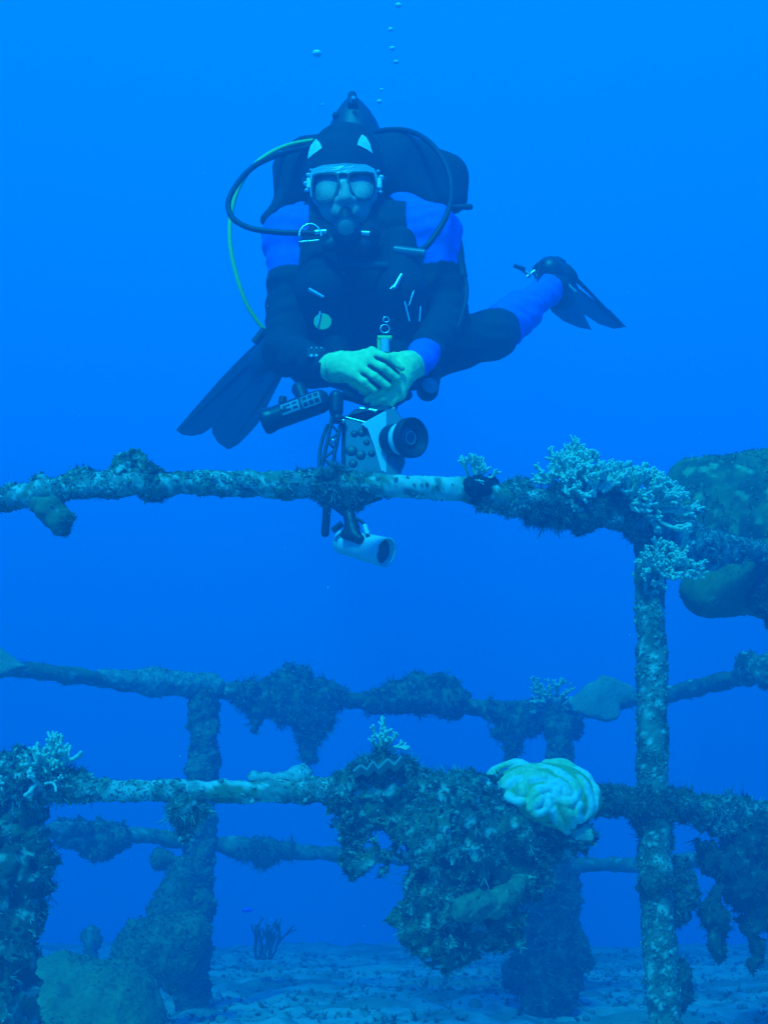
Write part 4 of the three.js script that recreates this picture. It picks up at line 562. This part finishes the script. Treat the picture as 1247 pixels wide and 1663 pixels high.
// fins
{
  const FINM = mat(0.02, 0.024, 0.035, 0.45);
  const d1 = (x, y) => 3.5 + (440 - x) * 0.0014 + (y - 560) * 0.0004, out1 = [[452, 540], [432, 545], [397, 578], [362, 614], [325, 656], [289, 698], [297, 704], [312, 706], [327, 703], [340, 695], [345, 690], [347, 703], [355, 717], [371, 728], [386, 720], [402, 704], [418, 686], [436, 652], [452, 620], [466, 590]];
  const f1 = part('fin', plate(out1, d1, 0.012, 2), FINM, diver, 'broad split-tip fin pointing down behind the strobe');
  part('rib', rod(at(448, 548, d1(448, 548) - 0.01), at(294, 697, d1(294, 697) - 0.006), 0.010, 0.004), FINM, f1); part('rib', rod(at(458, 598, d1(458, 598) - 0.01), at(376, 722, d1(376, 722) - 0.006), 0.010, 0.004), FINM, f1); part('rib', rod(at(452, 570, d1(452, 570) - 0.006), at(346, 690, d1(346, 690) - 0.006), 0.006, 0.003), FINM, f1);
  part('foot_pocket', boneGeo([bone(at(456, 552, 3.5), at(424, 590, 3.53), 0.05, 0.042)], 0.01, 0.006), FINM, f1);
  const d2 = (x, y) => 3.62 + (x - 890) * 0.0034, out2 = [[878, 424], [905, 418], [916, 424], [926, 446], [938, 470], [962, 488], [990, 506], [1014, 530], [996, 532], [972, 524], [946, 508], [950, 520], [958, 534], [940, 530], [916, 520], [898, 506], [886, 484], [872, 460]];
  const f2 = part('fin', plate(out2, d2, 0.014, 2), FINM, diver, 'split fin on the raised foot trailing away from the railing');
  part('foot_pocket', boneGeo([bone(at(893, 440, 3.62), at(918, 486, 3.68), 0.048, 0.034)], 0.01, 0.006), FINM, f2); part('rib', rod(at(922, 440, 3.71), at(1010, 529, 4.01), 0.008, 0.004), FINM, f2);
  part('strap', tube([at(872, 452, 3.6), at(868, 436, 3.6), at(882, 424, 3.58)], 0.008, 6), FINM, f2); part('strap_buckle', rod(at(848, 438, 3.57), at(862, 448, 3.57), 0.008), METAL, f2); part('strap_tail', rod(at(834, 431, 3.56), at(852, 438, 3.565), 0.006, 0.008), RUB, f2); part('strap_ring', rod(at(855, 450, 3.57), at(868, 440, 3.57), 0.006), METAL, f2); part('blade_stripe', rod(at(912, 452, 3.6), at(934, 474, 3.64), 0.0045), mat(0.6, 0.66, 0.6, 0.5), f2);
}
seat(diver, at(600, 610, 3.1));

// ---------------------------------------------------------------- camera rig held in the hands
const cam = thing('underwater_camera', 'underwater camera in a housing with two strobes on jointed arms', 'camera');
const BLK = mat(0.018, 0.019, 0.022, 0.45), STW = mat(0.72, 0.74, 0.74, 0.45);
{
  const Z = 2.62, up = V3(0, CP, SP);
  const housing = part('housing', plate([[562, 676], [590, 668], [640, 664], [652, 682], [656, 752], [640, 790], [572, 792], [562, 762]], (x) => Z + 0.06, 0.09, 2), mat(0.16, 0.18, 0.2, 0.35), cam);
  part('top_plate', plate([[560, 680], [576, 666], [600, 662], [634, 661], [606, 678], [590, 686]], () => Z + 0.03, 0.05, 1), BLK, housing);
  part('top_rim', rod(at(562, 678, Z - 0.005), at(600, 688, Z - 0.01), 0.0028), METAL, housing);
  for (const [x, y, r] of [[571, 735, 0.014], [586, 742, 0.013], [588, 706, 0.011], [576, 708, 0.009], [604, 740, 0.009], [596, 722, 0.008], [574, 756, 0.011]]) part('control_knob', turned([[0, 0.014], [r * 0.8, 0.014], [r, 0.01], [r, -0.006], [0, -0.006]], at(x, y, Z + 0.004), V3(-0.1, 0.1, 1), 16), BLK, housing);
  const pan = part('front_plate', plate([[588, 689], [612, 676], [640, 662], [648, 680], [652, 712], [656, 746], [637, 771], [620, 764], [609, 726], [598, 696]], (x, y) => Z - 0.012 + (x - 600) * 0.0005, 0.012, 1.2), STW, cam, 'pale front plate of the camera housing');
  const ax = V3(0.55, -0.16, 0.62).normalize(), p0 = at(643, 714, Z - 0.026);
  const port = part('lens_port', turned([[0, -0.02], [0.034, -0.02], [0.036, -0.014], [0.036, 0.01], [0.032, 0.014], [0.03, 0.034], [0.03, 0.04]], p0, ax, 40), BLK, cam);
  part('port_ring', turned([[0.0315, 0.012], [0.036, 0.014], [0.0365, 0.022], [0.033, 0.026], [0.0315, 0.024]], p0, ax, 40), STW, port);
  part('sun_shade', turned([[0.028, 0.036], [0.043, 0.038], [0.045, 0.042], [0.045, 0.058], [0.0425, 0.061], [0.04, 0.058], [0.024, 0.046]], p0, ax, 44), BLK, port);
  part('lens_glass', turned([[0, 0.049], [0.012, 0.0485], [0.024, 0.045], [0.024, 0.043], [0, 0.043]], p0, ax, 32), new THREE.MeshPhysicalMaterial({ color: rgb(0.01, 0.012, 0.016), roughness: 0.05, clearcoat: 1 }), port);
  part('lens_ring', turned([[0.0125, 0.0495], [0.0145, 0.0505], [0.0155, 0.049], [0.0145, 0.048]], p0, ax, 32), mat(0.3, 0.34, 0.36, 0.4), port);
  part('handle', tube([at(660, 640, 2.66), at(640, 652, 2.645), at(600, 652, 2.645), at(572, 644, 2.645), at(556, 640, 2.64)], 0.0125, 12), BLK, cam); part('handle_knob', ball(at(660, 641, 2.66), 0.014), BLK, cam);
  part('handle_stem', rod(at(600, 652, 2.645), at(600, 670, 2.65), 0.011), BLK, cam); part('handle_stem', rod(at(640, 652, 2.65), at(636, 668, 2.655), 0.011), BLK, cam); part('cold_shoe', rod(at(585, 664, 2.62), at(612, 668, 2.615), 0.005), METAL, cam);
  // upper strobe lying along the arm
  const a = at(427, 686, 2.64), b = at(534, 647, 2.61), d = b.clone().sub(a), L = d.length(), st = part('strobe', turned([[0, 0], [0.027, 0], [0.03, 0.004], [0.031, 0.012], [0.0295, 0.02], [0.0275, 0.03], [0.0275, L - 0.02], [0.024, L - 0.008], [0.014, L], [0, L]], a, d, 36), mat(0.02, 0.023, 0.028, 0.4), cam, 'black cylindrical strobe with pale markings');
  // printed label: a curved strip wrapped on the barrel
  const cv = document.createElement('canvas'); cv.width = 256; cv.height = 96; const cx = cv.getContext('2d'); cx.fillStyle = '#10141a'; cx.fillRect(0, 0, 256, 96); cx.fillStyle = '#8a98a2';
  cx.fillRect(8, 16, 110, 12); cx.fillRect(40, 42, 78, 12); cx.fillRect(8, 68, 110, 12); cx.fillRect(64, 16, 12, 64); cx.fillRect(106, 16, 12, 64); cx.fillRect(8, 16, 12, 28); cx.fillRect(134, 12, 112, 72); cx.fillStyle = '#141a20'; for (let i = 0; i < 3; i++) for (let j = 0; j < 2; j++) cx.fillRect(140 + i * 35, 18 + j * 33, 28, 26);
  const tex = new THREE.CanvasTexture(cv); tex.colorSpace = THREE.SRGBColorSpace; const lab = new THREE.CylinderGeometry(0.0281, 0.0281, L * 0.62, 20, 1, true, 0, 1.5), un = d.clone().normalize();
  lab.deleteAttribute('normal'); lab.computeVertexNormals(); { const uv = lab.attributes.uv; for (let i = 0; i < uv.count; i++) { const u0 = uv.getX(i), v0 = uv.getY(i); uv.setXY(i, v0, 1 - u0); } }
  const q = new THREE.Quaternion().setFromUnitVectors(V3(0, 1, 0), un); lab.rotateY(-0.95); lab.applyQuaternion(q); const mid = a.clone().addScaledVector(un, L * 0.62); lab.translate(mid.x, mid.y, mid.z); part('printed_label', lab, new THREE.MeshStandardMaterial({ map: tex, roughness: 0.6 }), st);
  part('strobe_knob', rod(at(460, 645, 2.63), at(458, 655, 2.63), 0.009), BLK, st); part('strobe_mount', boneGeo([bone(at(486, 632, 2.66), at(496, 655, 2.64), 0.018, 0.014)], 0.01, 0.004), BLK, st);
  // arms
  const arm = (name, x0, y0, x1, y1, Z0, Z1, w) => { const A0 = at(x0 - w, y0, Z0), A1 = at(x1 - w, y1, Z1), B0 = at(x0 + w, y0, Z0), B1 = at(x1 + w, y1, Z1), gs = [rod(A0, A1, 0.0042), rod(B0, B1, 0.0042)], n = 7; for (let i = 0; i < n; i++) { const t0 = i / n, t1 = (i + 1) / n; gs.push(rod((i % 2 ? A0 : B0).clone().lerp(i % 2 ? A1 : B1, t0), (i % 2 ? B0 : A0).clone().lerp(i % 2 ? B1 : A1, t1), 0.003)); } return part(name, join(gs), BLK, cam); };
  part('ball_joint', boneGeo([bone(at(546, 645, 2.61), at(546, 668, 2.61), 0.017, 0.016)], 0.008, 0.004), BLK, cam);
  const am = arm('strobe_arm', 548, 676, 528, 772, 2.61, 2.6, 8); part('arm_clamp', ball(at(541, 716, 2.595), 0.006), METAL, am);
  part('arm_clamp', ball(at(548, 680, 2.6), 0.012), BLK, am); part('arm_clamp', ball(at(558, 684, 2.6), 0.006), METAL, am);
  part('tray_leg', rod(at(559, 680, 2.63), at(558, 775, 2.63), 0.0055), BLK, cam); part('strobe_cable', tube([at(532, 690, 2.63), at(524, 712, 2.62), at(519, 740, 2.61), at(522, 780, 2.6), at(533, 812, 2.61)], 0.004, 8), BLK, cam);
  part('lower_arm', boneGeo([bone(at(533, 770, 2.6), at(531, 826, 2.61), 0.009, 0.009), bone(at(531, 826, 2.61), at(528, 866, 2.62), 0.009, 0.0095)], 0.005, 0.004), BLK, cam);
  arm('strobe_arm', 537, 816, 566, 838, 2.6, 2.61, 5); part('cross_bar', rod(at(540, 862, 2.615), at(556, 850, 2.61), 0.007), BLK, cam);
  part('tripod_foot', boneGeo([bone(at(556, 810, 2.6), at(580, 816, 2.6), 0.016, 0.014), bone(at(580, 816, 2.6), at(618, 808, 2.6), 0.012, 0.006)], 0.01, 0.004), BLK, cam);
  // lower pale strobe
  const e0 = at(553, 879, 2.66), e1 = at(627, 897, 2.58), dd = e1.clone().sub(e0), M = dd.length();
  const s2 = part('strobe', turned([[0, 0], [0.025, 0], [0.028, 0.005], [0.029, M * 0.45], [0.0305, M * 0.5], [0.032, M * 0.92], [0.033, M], [0.0285, M], [0.025, M * 0.72], [0, M * 0.72]], e0, dd, 44), STW, cam, 'pale grey cylindrical strobe hanging below the rail');
  part('flash_tube', turned([[0.012, M * 0.735], [0.0145, M * 0.75], [0.017, M * 0.735]], e0, dd, 30), WHITE, s2); part('reflector', turned([[0, M * 0.73], [0.022, M * 0.735], [0.0262, M * 0.9], [0.0245, M * 0.9], [0.02, M * 0.74], [0, M * 0.74]], e0, dd, 36), mat(0.12, 0.14, 0.16, 0.25), s2);
  part('bracket', boneGeo([bone(at(567, 836, 2.61), at(572, 858, 2.6), 0.014, 0.016), bone(at(560, 868, 2.6), at(584, 876, 2.585), 0.011, 0.009), bone(at(572, 858, 2.6), at(584, 876, 2.585), 0.012, 0.008)], 0.012, 0.004), BLK, s2);
  part('cable', tube([at(574, 840, 2.6), at(588, 848, 2.595), at(594, 860, 2.585), at(597, 870, 2.58)], 0.0035, 8), BLK, s2); part('cable_plug', rod(at(592, 853, 2.588), at(597, 868, 2.58), 0.0055), STW, s2);
}
seat(cam, at(600, 790, 2.65));

// ---------------------------------------------------------------- bubbles and drifting specks
const BUB = new THREE.MeshPhysicalMaterial({ color: rgb(0.92, 0.95, 0.93), roughness: 0.25, clearcoat: 1 });
[[515, 87, 7, 'largest air bubble, rising alone over the hood'], [647, 9, 5, 'topmost air bubble of the rising string'], [634, 48, 4, 'second air bubble down the rising string, next to the topmost'], [637, 79, 4.5, 'third air bubble down the rising string above the diver'], [643, 101, 4, 'fourth air bubble down the rising string above the diver'], [620, 146, 3, 'small air bubble over the flattened one by the tank'], [616, 165, 4, 'flattened air bubble just above the wing of the vest'], [524, 170, 2, 'faint small air bubble beside the tank top']].forEach(([x, y, r, l], i) => {
  const p = at(x, y, 3.1), g = new THREE.SphereGeometry(r * mpp(y, 3.1), 18, 12), q = g.attributes.position; for (let k = 0; k < q.count; k++) { const w = 1 + 0.14 * n3(q.getX(k) * 90 + i, q.getY(k) * 90, q.getZ(k) * 90); q.setXYZ(k, q.getX(k) * w * 1.1, q.getY(k) * w * 0.8, q.getZ(k) * w); } g.computeVertexNormals();
  const m = part(numbered('air_bubble'), g, BUB, scene); m.position.copy(p); m.userData = { label: l, category: 'bubble', group: 'exhaled air bubbles' };
});
{
  const R = rng(404), m = new THREE.InstancedMesh(new THREE.IcosahedronGeometry(0.0011, 1), FUZZ, 130);
  for (let i = 0; i < 130; i++) { const p = at(1247 * R(), 1663 * R(), 1.4 + 3.2 * R()), s = 0.4 + R() * R() * 1.2; m.setMatrixAt(i, new THREE.Matrix4().compose(p, new THREE.Quaternion(), V3(s, s * (0.6 + R() * 1.2), s))); m.setColorAt(i, rgb(0.6, 0.63, 0.58)); }
  m.name = 'drifting_particles'; m.userData = { kind: 'stuff', label: 'tiny pale specks drifting in the water', category: 'particles' }; scene.add(m);
}
renderer.render(scene, camera);
